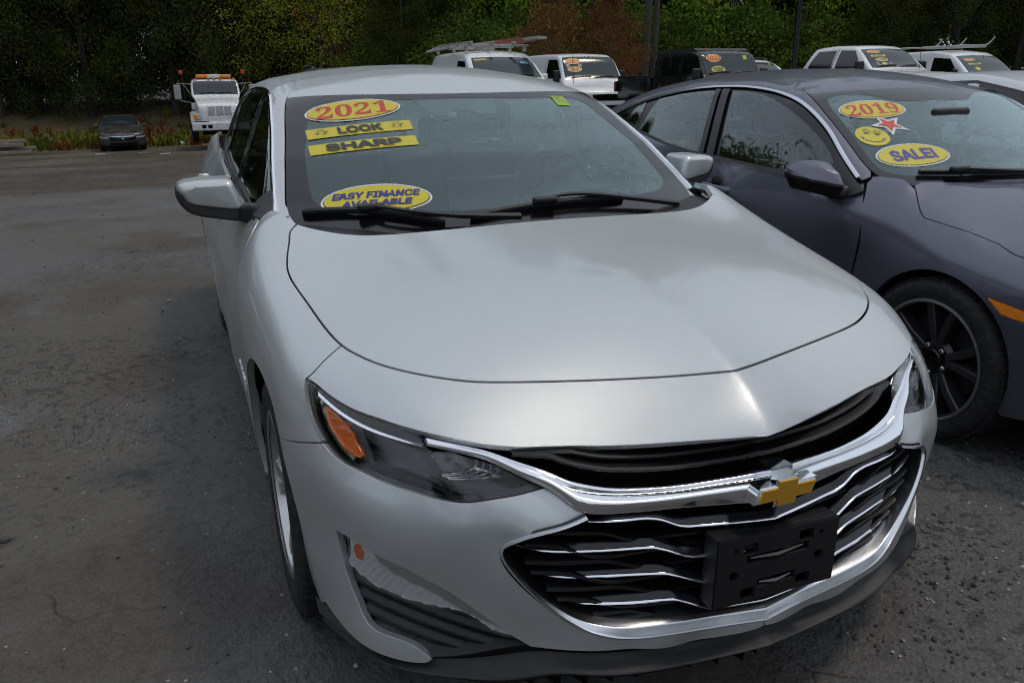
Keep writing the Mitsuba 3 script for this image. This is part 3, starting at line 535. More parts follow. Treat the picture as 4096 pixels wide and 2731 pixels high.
# ---------------------------------------------------------------- face of the silver sedan
def xz(poly, depth, y0):
    """a plate in the xz plane, its front face at y0, thick towards +y"""
    m = prism(poly, depth); v = np.asarray(m.vertices)
    return trimesh.Trimesh(np.stack([v[:, 0], y0 + v[:, 2], v[:, 1]], 1), m.faces, process=False)
def rows(R, mirror=True, close=True):
    """loft between polylines of equal length, mirrored about x = 0"""
    R = [np.asarray(r, float) for r in R]
    if mirror: R = [np.vstack([mir(r[1:])[::-1], r]) for r in R]
    n = len(R[0]); v = np.vstack(R); i, j = np.meshgrid(np.arange(len(R) - 1), np.arange(n - 1), indexing='ij'); q = i * n + j
    return trimesh.Trimesh(v, np.vstack([np.stack([q, q + 1, q + n + 1], -1).reshape(-1, 3), np.stack([q, q + n + 1, q + n], -1).reshape(-1, 3)]), process=False)
def pc(xs, ys, x): return PchipInterpolator(xs, ys)(x)
gx = A([0, .03, .1, .2, .3, .4, .45, .5, .55, .6, .645]); xx = np.r_[0, .012, .03, np.linspace(.05, .645, 44)]
tY, tZ = [.095, .10, .112, .128, .150, .175, .203, .232, .268, .303, .343], [.622, .616, .611, .608, .612, .634, .655, .672, .688, .696, .701]
mY, mZ = [.054, .057, .070, .087, .103, .127, .170, .207, .255, .293, .330], [.608, .604, .602, .600, .602, .613, .642, .662, .681, .689, .694]
lY, lZ = [.057, .060, .077, .093, .107, .127, .174, .211, .259, .298, .332], [.566, .566, .567, .573, .578, .588, .624, .649, .670, .680, .687]
top, mid, low = [np.stack([xx, pc(gx, y, xx), pc(gx, z, xx)], 1) for y, z in ((tY, tZ), (mY, mZ), (lY, lZ))]
fade = np.clip((.62 - xx) / .2, 0, 1)[:, None]
def between(a, b, t, d): return a + (b - a) * t + A([0, .7, -.7]) * d * fade
bar = [top + [0, .03, -.012], top + [0, .004, -.003], top, between(top, mid, .18, -.003), between(top, mid, .30, .001), between(top, mid, .36, .007), between(top, mid, .50, .008), between(top, mid, .56, .001), between(top, mid, .62, -.003), between(top, mid, .85, -.002), mid, mid + (low - mid) * .12 + [0, -.002, 0] * fade, mid + (low - mid) * .5 + [0, -.002, 0], low + [0, 0, .003], low, low + [0, .006, -.002], low + [0, .05, .004]]
obj('grille_bar', rows(bar), 'chrome', car, smooth=38)
# chrome frame round the lower grille
lp = spl(A([(0, .054, .283), (.104, .074, .283), (.209, .083, .290), (.31, .094, .301), (.362, .104, .315), (.404, .120, .333), (.464, .140, .381), (.522, .162, .449), (.548, .177, .491), (.5525, .182, .511), (.548, .1815, .521), (.534, .173, .532), (.503, .155, .549), (.445, .132, .567), (.398, .122, .583)]), 120); lp[0, 0] = 0
cen = A([.18, 0, .46]); dirc = np.stack([cen[0] - lp[:, 0], 0 * lp[:, 0], cen[2] - lp[:, 2]], 1); tt = np.gradient(lp, axis=0); nrm2 = np.stack([-tt[:, 2], 0 * tt[:, 0], tt[:, 0]], 1); nrm2 /= np.linalg.norm(nrm2, axis=1, keepdims=True); nrm2[:3] = (0, 0, 1)
ss = np.linspace(0, 1, 120); wid = pc([0, .30, .42, .52, .60, .66, .72, .85, 1], [.024, .024, .020, .013, .010, .008, .008, .008, .007], ss)[:, None]; dep = pc([0, .3, .5, .66, 1], [.010, .012, .02, .022, .02], ss)[:, None]
Yv = A([0, 1, 0.]); w1 = wid * nrm2
frame = [lp + Yv * .02 - nrm2 * .002, lp - Yv * .004 - nrm2 * .001, lp - Yv * .007 + nrm2 * .003, lp - Yv * .003 + w1 * .35, lp + Yv * .001 + w1 * .9, lp + Yv * .005 + w1, lp + Yv * (.004 + dep) + w1 * 1.25, lp + Yv * .075 + w1 * 1.6 + nrm2 * .006]
obj('grille_frame', rows(frame), 'dull_chrome', car, smooth=38)
obj('frame_groove', rows([lp - nrm2 * .005 + Yv * .004, lp + nrm2 * .001 - Yv * .0015]), 'gloss_black', car, smooth=30)
inn = lp + w1 * 1.4 + Yv * .085
obj('grille_back', cat(rows([inn, inn * [1, 0, 1] * [.5, 1, 1] + [0, .16, 0] + (inn - inn) + A([0, 0, .0]), inn * [0, 0, 1] + [0, .15, 0]]), rows([np.stack([xx, pc(gx, tY, xx) + .06, pc(gx, tZ, xx) - .03], 1), np.stack([xx, .20 + .55 * xx ** 2, .640 + 0 * xx], 1), np.stack([xx, .19 + .55 * xx ** 2, .665 + .0 * xx], 1)])), 'void', car)
# slats
SL = [([.392, .33, .275, .25, .20, .18, .10, .04, 0], [.128, .112, .106, .101, .090, .088, .074, .064, .057], [.568, .562, .558, .553, .532, .528, .524, .5215, .521]),
      ([.515, .46, .36, .262, .242, .185, .165, .10, .04, 0], [.198, .165, .130, .102, .096, .084, .080, .07, .06, .057], [.507, .497, .493, .492, .487, .464, .460, .459, .457, .456]),
      ([.487, .45, .34, .235, .215, .165, .148, .10, .04, 0], [.186, .162, .128, .096, .09, .076, .072, .068, .062, .060], [.449, .440, .432, .429, .424, .406, .400, .398, .395, .393]),
      ([.427, .39, .30, .21, .19, .148, .13, .08, 0], [.163, .145, .115, .092, .086, .07, .068, .066, .064], [.382, .372, .366, .364, .358, .343, .337, .331, .324])]
for k, (x_, y_, z_) in enumerate(SL):
    xs = np.r_[0, np.linspace(.008, x_[0], 70)]; P = np.stack([xs, pc(x_[::-1], y_[::-1], xs), pc(x_[::-1], z_[::-1], xs)], 1)
    e = np.clip((x_[0] - xs) / .035, 0.12, 1)[:, None]
    h_ = .014 * np.clip((x_[0] - xs) / .05, .5, 1)[:, None]
    lo_ = [P + Yv * .001 + h_ * [0, 0, .34], P - Yv * .0015 + h_ * [0, 0, .28], P - Yv * .003 + h_ * [0, 0, .12], P - Yv * .002 + h_ * [0, 0, -.04], P + Yv * .002 - h_ * [0, 0, .10]]
    sk = obj('grille_slat', rows(lo_), 'chrome', car, smooth=30)
    obj('slat_body', rows([P + [0, .045, 0] + h_ * [0, 0, .9], P + Yv * .016 + h_ * [0, 0, 1.15], P + Yv * .013 + h_ * [0, 0, 1.15], P + Yv * .001 + h_ * [0, 0, .335]]), 'navy_gloss', sk, smooth=30)
    obj('slat_underside', rows([P + Yv * .0018 - h_ * [0, 0, .095], P + [0, .045, 0] - h_ * [0, 0, .3]]), 'gloss_black', sk)
    obj('slat_edge', rows([P + Yv * .0125 + h_ * [0, 0, 1.17], P + Yv * .0165 + h_ * [0, 0, 1.18], P + Yv * .017 + h_ * [0, 0, 1.05]]), 'satin_chrome', sk)
def dark_bar(zf, x1, yo, th=.010, dp=.03):
    xs = np.r_[0, np.linspace(.01, x1, 60)]; z = zf(xs); y = _ff(np.c_[xs, z]) + .14 * _prow(xs) * np.exp(-(xs / .3) ** 2) + yo
    P = np.stack([xs, y, z], 1); U = A([0, 0, 1.])
    return rows([P + Yv * dp + U * th * .9, P + Yv * .004 + U * th * .5, P + U * th * .3, P - U * th * .3, P + Yv * .004 - U * th * .5, P + Yv * dp - U * th * .4])
def shifted(k, t, sh):
    x_, y_, z_ = SL[k]; X_, Y_, Z_ = SL[min(k + 1, 3)]
    def f(xs):
        a = pc(x_[::-1], z_[::-1], np.clip(xs - sh, 0, x_[0])); b = pc(X_[::-1], Z_[::-1], np.clip(xs - sh, 0, X_[0])) - (.06 if k == 3 else 0)
        return a + (b - a) * t
    return f
for k, t, sh, x1 in ((0, .38, .10, .47), (0, .72, .19, .50), (1, .36, .10, .50), (1, .70, .19, .49), (2, .36, .10, .46), (2, .70, .18, .44), (3, .35, .09, .37)):
    obj('grille_vane', dark_bar(shifted(k, t, sh), x1, .030), 'black_plastic', car, smooth=30)
for up_, bk_ in ((.012, .030), (.030, .050)):
    xs = xx[xx < .50]; zz_ = np.minimum(pc(gx, tZ, xs) + up_ + .010 * np.clip(xs / .4, 0, 1), .668)
    P = np.stack([xs, pc(gx, tY, xs) + bk_, zz_], 1)
    obj('grille_vane', rows([P + [0, .05, .010], P + [0, .004, .007], P + [0, 0, .003], P + [0, .003, -.003], P + [0, .05, -.006]]), 'black_plastic', car, smooth=30)
# emblem: a cross with slanted arms, gold in a chrome rim
def bow(w, h, a, bw, sl):
    return Polygon([(-w - sl, -a), (-w + sl, a), (-bw, a), (-bw + .002, h), (bw + .002, h), (bw, a), (w + sl, a), (w - sl, -a), (bw, -a), (bw - .002, -h), (-bw - .002, -h), (-bw, -a)])
em = numbered(f'{car}__emblem')
rim_o, rim_m = bow(.070, .031, .0175, .027, .006), bow(.064, .0255, .0125, .022, .005)
lev = []
for pg, y in ((rim_o, .052), (rim_o.buffer(-.0005), .036), (rim_m.buffer(.0015), .030)): lev.append((pg, y))
obj('emblem', cat(xz(rim_o, .03, .034), xz(rim_o.buffer(-.0035, join_style=2), .006, .0295), xz(box(.05, .03, .02).bounds is None or Polygon([(-.028, .0), (.028, 0), (.026, .045), (-.026, .045)]), .04, .050)).apply_translation([0, 0, .597]), 'chrome', car)
obj('badge_face', xz(rim_m, .006, .0265).apply_translation([0, 0, .597]), 'gold', em)
# number plate bracket
pb = Polygon([(-.148, .362), (.148, .358), (.151, .498), (-.145, .510)]).buffer(.012).buffer(-.006)
holes = [shapely.box(-.085 + a, b, -.055 + a, b + .020) for a, b in ((0, .470), (.14, .470), (0, .367), (.14, .367))] + [Point(s_ * .107, .425 + .0 * s_).buffer(.009) for s_ in (-1, 1)] + [shapely.box(-.075, .446, .075, .462), shapely.box(-.045, .387, .045, .401), Point(-.105, .482).buffer(.003), Point(.108, .478).buffer(.003)]
pl = pb
for hh in holes: pl = pl.difference(hh)
pk = numbered(f'{car}__plate_bracket')
obj('plate_bracket', cat(xz(pl.buffer(-.003), .004, .0365), xz(pl, .006, .0395), xz(pb.difference(pb.buffer(-.006)), .040, .040), xz(pb.buffer(-.003), .003, .062)).apply_translation([0, 0, 0]), 'black_plastic', car)
for b_ in (box(.06, .008, .004, (-.045, .041, .440)), box(.06, .008, .004, (.05, .041, .444)), box(.09, .008, .003, (0, .041, .383))): obj('bracket_rib', b_, 'grey_plastic', pk)
for dx, zz, w_ in ((0, .456, .066), (0, .394, .040)):
    obj('bracket_strip', hull([(-w_, .040, zz - .001), (-w_, .040, zz + .002), (0, .034, zz - .005), (0, .034, zz + .003), (w_, .040, zz - .001), (w_, .040, zz + .002), (0, .056, zz)]), 'chrome', pk)
# headlamps
lampin = spl(H['lampin'], 24)
lampP = np.vstack([lampout, lampin[1:], lip[: int(np.linalg.norm(lip - A([.650, .365, .708]), axis=1).argmin()) + 1][::-1][:-1]])
for m in (1, -1):
    LP = lampP * [m, 1, 1]; c0 = LP.mean(0)
    big = c0 + (LP - c0) * 1.04
    lk = obj('headlamp', HL.panel(big, .02, 0, 0, off=-.055), 'gloss_black', car)
    obj('lens', HL.panel(LP, .012, .002, .02, off=-.001), 'lens', lk)
    obj('lamp_rim', HL.panel(LP, .012, .001, .0, off=-.012, holes=[c0 + (LP - c0) * .90 + [0, .004, .004]]), 'gloss_black', lk)
    st = spl(H['lampstrip'] * [m, 1, 1], 40); nn = grad(hero_low, st)
    obj('chrome_strip', sweep(st - nn * .016 - [0, 0, .004], [(-.0058, -.004), (.0058, -.004), (.0058, .003), (-.0058, .001)], nn, scale=np.linspace(1.1, .8, 40)), 'chrome', lk, smooth=30)
    st2 = st - nn * .022; obj('strip_shelf', sweep(st2 + [0, 0, .010], [(-.010, -.006), (.010, -.006), (.010, .0), (-.010, .0)], nn), 'gloss_black', lk)
    am = spl(H['amber'] * [m, 1, 1], 40, True)
    obj('amber_reflector', HL.panel(am, .005, 0, .01, off=-.022, bump=lambda P: .0008 * np.sin(P[:, 2] * 2 * PI / .0045)), 'amber', lk)
    ac = spl(H['amberchrome'] * [m, 1, 1], 30); na = grad(hero_low, ac)
    obj('amber_rim', sweep(ac - na * .017, [(-.0028, -.003), (.0028, -.003), (.0028, .003), (-.0028, .003)], na), 'chrome', lk)
    bp = [(.782, .52, .716), (.757, .475, .712), (.755, .395, .640), (.772, .418, .645)]
    obj('lamp_divider', HL.panel(A(bp) * [m, 1, 1], .015, 0, .01, off=-.030), 'grey_plastic', lk)
    # stepped reflector round the low beam
    mm_ = A([m, 1, 1]); r4 = spl(HLAMP['r4'], 40); li = spl(H['lampin'][2:8], 30)
    obj('lamp_bowl', HL.panel(np.vstack([r4, li[(li[:, 0] > .52)] + [0, .004, -.004], [(.625, .33, .672)]]) * mm_, .008, 0, .008, off=-.036, bump=lambda P: .003 * ((P[:, 2] * 1.2 + np.abs(P[:, 0]) * .4) / .011 % 1)), 'lamp_silver', lk)
    obj('projector', HL.panel(spl(HLAMP['hub'], 40, True) * mm_, .008, 0, .006, off=-.030, bump=lambda P: .018 * np.exp(-((np.abs(P[:, 0]) - .592) ** 2 + (P[:, 2] - .662) ** 2) / .022 ** 2)), 'lamp_glass', lk)
    for rn in ('r1', 'r2', 'r3', 'r4', 'edge'):
        rg_ = spl(HLAMP[rn], 36) * mm_; nr_ = grad(hero_low, rg_)
        obj('bowl_ring', tube(HL.on(rg_) - nr_ * (.026 if rn != 'edge' else .030), .0012 if rn != 'edge' else .0009, 5), 'chrome' if rn != 'edge' else 'grey_plastic', lk)
# fog lamp recesses
fl = spl(H['foglens'], 30); fog_all = np.vstack([fogtop + 0, bb[:1], A([(.56, .195, .262), (.62, .235, .240)]), fogout[::-1][:-1]])
for m in (1, -1):
    FP = fog_all * [m, 1, 1]; c0 = FP.mean(0)
    obj('lower_vent', HL.panel(c0 + (FP - c0) * 1.05, .007, 0, 0, off=-.020, bump=lambda P: .005 * np.sin((P[:, 2] - .25 * np.abs(P[:, 0])) * 2 * PI / .030)), 'black_plastic', car, smooth=False)
    lens = np.vstack([fogtop[2:], fl[::-1], [(.806, .425, .425)]]) * [m, 1, 1]
    fk = obj('fog_lamp', HL.panel(lens, .004, .001, .02, off=-.011, bump=lambda P: .0036 * ((-(P[:, 2] - .30 * np.abs(P[:, 0])) / .008) % 1)), 'frosted', car)
    obj('lens', HL.panel(lens, .012, .001, .008, off=-.002), 'lens', fk)
    dv = spl(H['fogdiv'], 30); up_ = fogtop[(fogtop[:, 0] < .768) & (fogtop[:, 0] > .52)]
    obj('facet_strip', HL.panel(np.vstack([up_, A([(.56, .205, .325)]), dv[::-1]]) * [m, 1, 1], .006, .001, .004, off=-.006, bump=lambda P: .004 * np.abs(((np.abs(P[:, 0]) + .3 * P[:, 2]) / .034) % 1 - .5)), 'satin_chrome', fk)
    obj('lens_divider', sweep(HL.on(dv * [m, 1, 1]) - grad(hero_low, dv * [m, 1, 1]) * .010, circ(.0022, 6), (0, 0, 1)), 'grey_plastic', fk)
    ab = A([(.792 + .017 * math.cos(t_), .40, .437 + .020 * math.sin(t_)) for t_ in np.linspace(0, 6.28, 24)[:-1]]) * [m, 1, 1]; obj('amber_bulb', HL.panel(ab, .004, 0, .003, off=-.0075, bump=lambda P: .0006 * np.sin(P[:, 2] * 2 * PI / .006)), 'amber', fk)
# lower lip and splitter
dam = spl(A([(0, .05, .264), (.154, .088, .247), (.312, .102, .266), (.432, .137, .277), (.495, .17, .28), (.60, .225, .250), (.672, .273, .229), (.74, .335, .208), (.80, .42, .205), (.86, .55, .205)]), 60); dam[0, 0] = 0
lo = spl(A([(0, .047, .222), (.19, .082, .206), (.36, .108, .215), (.45, .142, .222), (.53, .183, .200), (.62, .235, .196), (.70, .30, .190), (.78, .40, .185), (.85, .55, .19)]), 60); lo[0, 0] = 0
obj('air_dam', rows([dam + [0, .05, .02], dam + [0, .006, .003], dam + (lo - dam) * .35 + [0, .022, 0], dam + (lo - dam) * .62 + [0, .014, 0], dam + (lo - dam) * .72 - [0, .008, 0], dam + (lo - dam) * .85 - [0, .012, 0], lo - [0, .006, 0], lo + [0, .01, -.006], lo + [0, .12, -.004]]), 'black_plastic', car, smooth=40)
# mirrors
def ringed(o, steps, m):
    """a shell from its front outline (x, z): rings of it shrunk towards the front"""
    o = spl(o, 40, True); c = o.mean(0); pts = []
    for y, k, dz in steps: q = c + (o - c) * k; pts.append(np.stack([q[:, 0] * m, y + (1.03 - q[:, 0]) * -.22, q[:, 1] + dz], 1))
    return hull(np.vstack(pts))
for m in (1, -1):
    cap_o = [(1.037, 1.060), (1.0, 1.071), (.95, 1.0755), (.90, 1.076), (.872, 1.073), (.862, 1.050), (.848, 1.005), (.838, .981), (.855, .976), (.92, .984), (.995, .996), (1.022, 1.010), (1.036, 1.035), (1.042, 1.048)]
    mk = obj('mirror', ringed(cap_o, ((1.752, .70, -.004), (1.758, .84, -.003), (1.768, .93, -.001), (1.782, .98, 0), (1.80, 1.0, 0), (1.90, 1.0, .0)), m), 'silver_paint', car, smooth=32)
    low_o = [(1.047, 1.040), (1.043, 1.050), (1.036, 1.028), (1.02, 1.004), (.99, .991), (.92, .979), (.85, .970), (.835, .975), (.825, .955), (.84, .938), (.90, .942), (.96, .952), (1.01, .968), (1.033, .990), (1.045, 1.015)]
    obj('mirror_base', ringed(low_o, ((1.764, .80, .004), (1.774, .92, .002), (1.787, .98, 0), (1.80, 1.0, 0), (1.905, 1.0, 0)), m), 'grey_plastic', mk, smooth=32)
    ar = hull([A(q) * [m, 1, 1] for q in [(.87, 1.75, .985), (.87, 1.74, .94), (.87, 1.84, .985), (.87, 1.84, .94), (.80, 1.62, 1.005), (.79, 1.58, .935), (.80, 1.76, .995), (.80, 1.76, .92), (.83, 1.66, 1.0)]]).subdivide().subdivide(); trimesh.smoothing.filter_taubin(ar, iterations=6)
    obj('mirror_arm', ar, 'black_plastic', mk, smooth=60)
    obj('mirror_glass', hull([A(q) * [m, 1, 1] for q in [(.875, 1.875, 1.055), (1.02, 1.905, 1.05), (1.03, 1.905, 1.02), (.99, 1.90, .965), (.875, 1.872, .96), (.88, 1.868, 1.0)]]), 'chrome', mk)
    obj('sail_panel', HT.panel(A([(.80, 1.50, .985), (.775, 1.62, 1.05), (.80, 1.72, .99), (.815, 1.70, .955), (.825, 1.48, .955)]) * [m, 1, 1], .02, 0, .01, off=.006), 'black_plastic', car)
    for yy, zz in ((2.27, .905), (3.20, .925)):
        hx = _fs(np.array([[yy, zz]]))[0]
        hk = obj('door_handle', sweep(spl([(m * (hx - .01), yy - .10, zz - .004), (m * (hx + .025), yy - .085, zz), (m * (hx + .034), yy, zz + .006), (m * (hx + .027), yy + .09, zz + .004), (m * (hx - .01), yy + .105, zz)], 16), circ(.009, 8, .016), (0, 0, 1)), 'silver_paint', car, smooth=60)
        obj('handle_strip', sweep(spl([(m * (hx + .034), yy - .07, zz - .012), (m * (hx + .043), yy, zz - .007), (m * (hx + .036), yy + .08, zz - .008)], 10), circ(.003, 6), (0, 0, 1)), 'chrome', hk)
# letters low on the door
t_ = meshkit.text_mesh('MALIBU', .036, .004); v = np.asarray(t_.vertices)
for m in (1, -1):
    s_ = v[:, 0] / v[:, 0].max() * .26
    yy = 1.50 + s_ if m > 0 else 1.76 - s_
    zz = .42 + v[:, 1]
    obj('door_lettering', trimesh.Trimesh(np.stack([m * (_fs(np.c_[yy, zz]) + v[:, 2] - .001), yy, zz], 1), t_.faces, process=False), 'chrome', car)
# wipers, resting on the glass
def glass_pt(P): return HT.on(A(P, float))
def wiper(tip, end, elbow, pivot, conn):
    b = glass_pt(spl([tip, conn, end], 24)); n = grad(hero_top, b)
    k = obj('wiper', sweep(b + n * .016, [(-.009, 0), (.009, 0), (.006, .008), (-.002, .012), (-.008, .006)], n, scale=np.r_[.6, np.ones(22), .6]), 'black_plastic', car, smooth=40)
    obj('wiper_blade', sweep(b + n * .008, [(-.003, -.008), (.003, -.008), (.003, .008), (-.003, .008)], n), 'black_plastic', k)
    a = glass_pt(spl([conn, elbow, pivot], 20)); na = grad(hero_top, a); hgt = np.interp(np.linspace(0, 1, 20), [0, .08, .3, .6, 1], [.032, .040, .038, .030, .026])[:, None]
    obj('wiper_arm', sweep(a + na * hgt, [(-.008, -.005), (.008, -.005), (.006, .004), (-.006, .004)], na, scale=np.linspace(.7, 1.5, 20)), 'black_plastic', k, smooth=40)
    q = glass_pt([conn])[0]; nq = grad(hero_top, q[None])[0]; cb = box(.085, .03, .024, (0, 0, 0), .009); cb.apply_translation(q + nq * .03); obj('wiper_clip', cb, 'black_plastic', k, smooth=50)
wiper((-.689, 1.484, .979), (-.287, 1.299, .949), (-.37, 1.335, .962), (-.05, 1.275, .945), (-.489, 1.41, .980))
wiper((-.202, 1.300, .958), (.379, 1.371, .974), (.18, 1.352, .980), (.581, 1.351, .934), (.06, 1.337, .975))
# cabin
def seat(x, y, name='seat'):
    b = box(.50, .16, .62, (0, 0, .30), .07); b.apply_transform(trimesh.transformations.rotation_matrix(-.35, [1, 0, 0])); b.apply_translation([x, y, .52])
    h = box(.27, .10, .18, (x, y + .28, 1.19), .045); c = box(.50, .52, .16, (x, y - .22, .46), .06)
    return cat(b, h, c)
for x in (-.38, .38): obj('seat', seat(x, 2.45), 'seat_cloth', car, smooth=50)
obj('rear_seat', cat(box(1.3, .2, .55, (0, 3.35, .75), .07), box(.26, .1, .16, (-.38, 3.42, 1.1), .04), box(.26, .1, .16, (.38, 3.42, 1.1), .04)), 'seat_cloth', car, smooth=50)
dsh = [(-.70, 1.44, .925), (-.4, 1.36, .935), (0, 1.32, .94), (.4, 1.36, .945), (.70, 1.44, .925)]
obj('dashboard', cat(sweep(spl(dsh, 20), [(-.45, -.06), (-.30, .0), (-.1, .012), (.1, -.02), (.1, -.25), (-.45, -.35)], (0, 0, 1)), sweep(spl([(.20, 1.72, .955), (.38, 1.72, .985), (.56, 1.72, .955)], 12), circ(.10, 10, .03), (0, 0, 1)), box(.26, .03, .12, (0, 1.75, .98), .012)), 'dash_vinyl', car, smooth=40)
ca = np.linspace(0, 2 * PI, 41)[:-1]; tl = .42
ring = np.stack([.38 + .185 * np.cos(ca), 1.92 + .185 * np.sin(ca) * math.sin(tl), .93 + .185 * np.sin(ca) * math.cos(tl)], 1)
obj('steering_wheel', cat(sweep(ring, circ(.016, 8), (0, -.9, .4), True), box(.34, .03, .04, (.38, 1.92, .93), .012), box(.11, .05, .11, (.38, 1.91, .92), .03)), 'seat_cloth', car, smooth=50)
obj('cabin_floor', cat(box(1.55, 2.6, .03, (0, 2.5, .36)), box(.03, 2.3, .5, (-.74, 2.5, .68)), box(.03, 2.3, .5, (.74, 2.5, .68)), box(1.5, .03, .5, (0, 3.55, .75)), box(1.2, .5, .02, (0, 3.78, 1.02))), 'seat_cloth', car)
rm = box(.24, .035, .065, (0, 1.86, 1.205), .02); obj('rear_view_mirror', rm, 'black_plastic', car, smooth=50)
# ---------------------------------------------------------------- slate sedan beside it (its own frame: nose at y = 0, wheels on z = 0)
_ct, _cs = rbf2(C_TOP, 1e-4), rbf2(C_SIDE, 1e-4, False)
def civ_low(P):
    x = np.abs(P[:, 0]); y = P[:, 1]; z = P[:, 2]
    t = z - _ct(np.c_[x, np.clip(y, -.2, 1.7)]); t = np.where(y > 1.65, z - np.interp(y, [1.65, 3.3, 4.2, 4.6], [1.02, 1.05, 1.08, 1.06]), t)
    f = .02 + .22 * x * x + .7 * np.clip(x - .5, 0, 1) ** 2 + .9 * np.clip(z - .62, 0, 1) ** 1.5 - y
    s = x - _cs(np.c_[np.clip(y, .1, 4.5), np.clip(z, .15, 1.1)])
    return np.maximum(smax(smax(f, s, .12), t, .05), smax(y - 4.62 + .12 * x * x, s, .25))
def civ_top(P):
    x = np.abs(P[:, 0]); y = P[:, 1]; z = P[:, 2]
    ys = np.interp(z, [.85, 1.0, 1.29, 1.45], [1.15, 1.45, 1.99, 2.30])
    w = (ys - .13 * (1 - (x / .7) ** 2) - .15 * np.clip(1.2 - z, 0, .4) * (1 - (x / .74) ** 2) - y) * .5
    s = (x - (.815 - .42 * (z - 1.0) - .15 * np.clip(z - 1.13, 0, 1) ** 2 - .05 * np.clip(y - 2.6, 0, 9) ** 2)) * .92
    zr = PchipInterpolator([1.0, 1.7, 1.86, 2.0, 2.2, 2.5, 2.8, 3.1, 3.4, 3.7, 4.0, 4.3, 4.6, 5], [.9, 1.26, 1.31, 1.345, 1.385, 1.412, 1.414, 1.398, 1.36, 1.295, 1.21, 1.12, 1.06, 1.0])(np.clip(y, 1, 5))
    return smax(smax(w, z - zr + .055 * (x / .6) ** 2 * np.clip((y - 1.5) / .6, 0, 1), .03), s, .07)
CL, CR, CT = Surf(civ_low, (0, 1.3, .45)), Surf(civ_low, (0, 2.8, .5)), Surf(civ_top, (0, 2.5, .85))
CIVX = T().translate([2.46, .17, 0])
cv = thing('slate_sedan', 'slate blue-grey sedan with black wheels and a yellow 2019 sticker on its windscreen', 'car', CIVX)
K_ = {k: A(v) for k, v in CC.items()}
def cboth(name, P, mat, S=CL, **k):
    for m in (1, -1):
        kk = dict(k)
        if 'holes' in kk: kk['holes'] = [np.asarray(h) * [m, 1, 1] for h in kk['holes']]
        obj(name, S.panel(np.asarray(P, float) * [m, 1, 1], **kk), mat, cv)
cw = spl(K_['wleft'], 30)                                       # left edge of the windscreen, top to cowl
ctop_ = spl([(0, 1.905, 1.313), (.25, 1.915, 1.310), (.45, 1.945, 1.302), (.619, 1.98, 1.288)], 20)
cbot = spl([(.636, 1.281, .932), (.4, 1.21, .93), (0, 1.17, .93)], 14)
co = np.vstack([ctop_, cw[1:], cbot[1:]]); co = np.vstack([co, mir(co[1:-1])[::-1]])
ci = spl([(0, 1.80, 1.255), (.20, 1.80, 1.255), (.28, 1.83, 1.265), (.36, 1.885, 1.283), (.54, 1.918, 1.277), (.587, 1.89, 1.255), (.607, 1.83, 1.222), (.648, 1.65, 1.122), (.692, 1.47, 1.014), (.690, 1.40, .985), (.60, 1.335, .965), (.3, 1.27, .962), (0, 1.25, .962)], 70)
cin = np.vstack([ci, mir(ci[1:-1])[::-1]])
obj('windscreen', CT.panel(cin, .03, -.004, 0, off=.001), 'windscreen_glass', cv)
obj('windscreen_border', CT.panel(co, .015, 0, .012, holes=[cin], off=.002), 'frit', cv)
cdit = spl([(.625, 1.985, 1.289), (.575, 2.10, 1.335), (.535, 2.25, 1.365), (.515, 2.45, 1.382), (.505, 2.8, 1.385), (.49, 3.2, 1.36), (.47, 3.5, 1.32)], 36)
rp = np.vstack([ctop_ + [0, .004, .002], cdit[1:], [(.3, 3.56, 1.335), (0, 3.58, 1.34)]])
obj('roof', CT.panel(np.vstack([rp, mir(rp[1:-1])[::-1]]), .025, .001, .01), 'slate_paint', cv)
cch = spl([(.800, 1.43, .960), (.782, 1.50, 1.0), (.755, 1.60, 1.063), (.722, 1.70, 1.125), (.695, 1.83, 1.197), (.678, 1.965, 1.255), (.656, 2.156, 1.299), (.648, 2.397, 1.320), (.650, 2.586, 1.322), (.658, 2.822, 1.312), (.668, 3.056, 1.286), (.675, 3.33, 1.243), (.68, 3.60, 1.185), (.682, 3.86, 1.112)], 70)
rl = np.vstack([cdit[::-1], cw[cw[:, 2] > 1.0] + [.004, 0, 0], [(.742, 1.42, .985), (.76, 1.40, .965), (.79, 1.42, .95)], cch, [(.60, 3.95, 1.12), (.52, 3.75, 1.24)]])
cboth('roof_rail', rl, 'slate_paint', CT, step=.018, gap=.001, flange=.008)
cbelt = spl([(.806, 1.43, .93), (.826, 1.74, .942), (.832, 1.96, .948), (.828, 2.39, .968), (.815, 2.73, .985), (.785, 3.08, 1.022), (.745, 3.35, 1.06), (.70, 3.70, 1.095), (.685, 3.86, 1.105)], 50)
g1 = np.vstack([spl(K_['fdg'][:6], 30) * [-1, 1, 1] * [-1, 1, 1], K_['fdg'][[6, 7, 8, 9]]]); g2 = K_['rdg'].copy(); g3 = K_['qg'].copy()
for g_ in (g1, g2, g3): g_[:, 0] = np.abs(g_[:, 0])
cboth('window_surround', np.vstack([cch, cbelt[::-1][1:-1]]), 'gloss_black', CT, step=.022, flange=0, off=-.010, holes=[g1, g2, g3])
cboth('front_window', g1, 'tinted_glass', CT, step=.03, flange=0, off=-.006)
cboth('rear_window', g2, 'tinted_glass', CT, step=.03, flange=0, off=-.006)
cboth('quarter_window', g3, 'tinted_glass', CT, step=.03, flange=0, off=-.006)
cboth('rear_screen', [(.0, 3.62, 1.335), (.46, 3.58, 1.315), (.55, 3.8, 1.22), (.57, 4.2, 1.10), (0, 4.3, 1.12)], 'tinted_glass', CT, step=.04, flange=.01, off=.002)
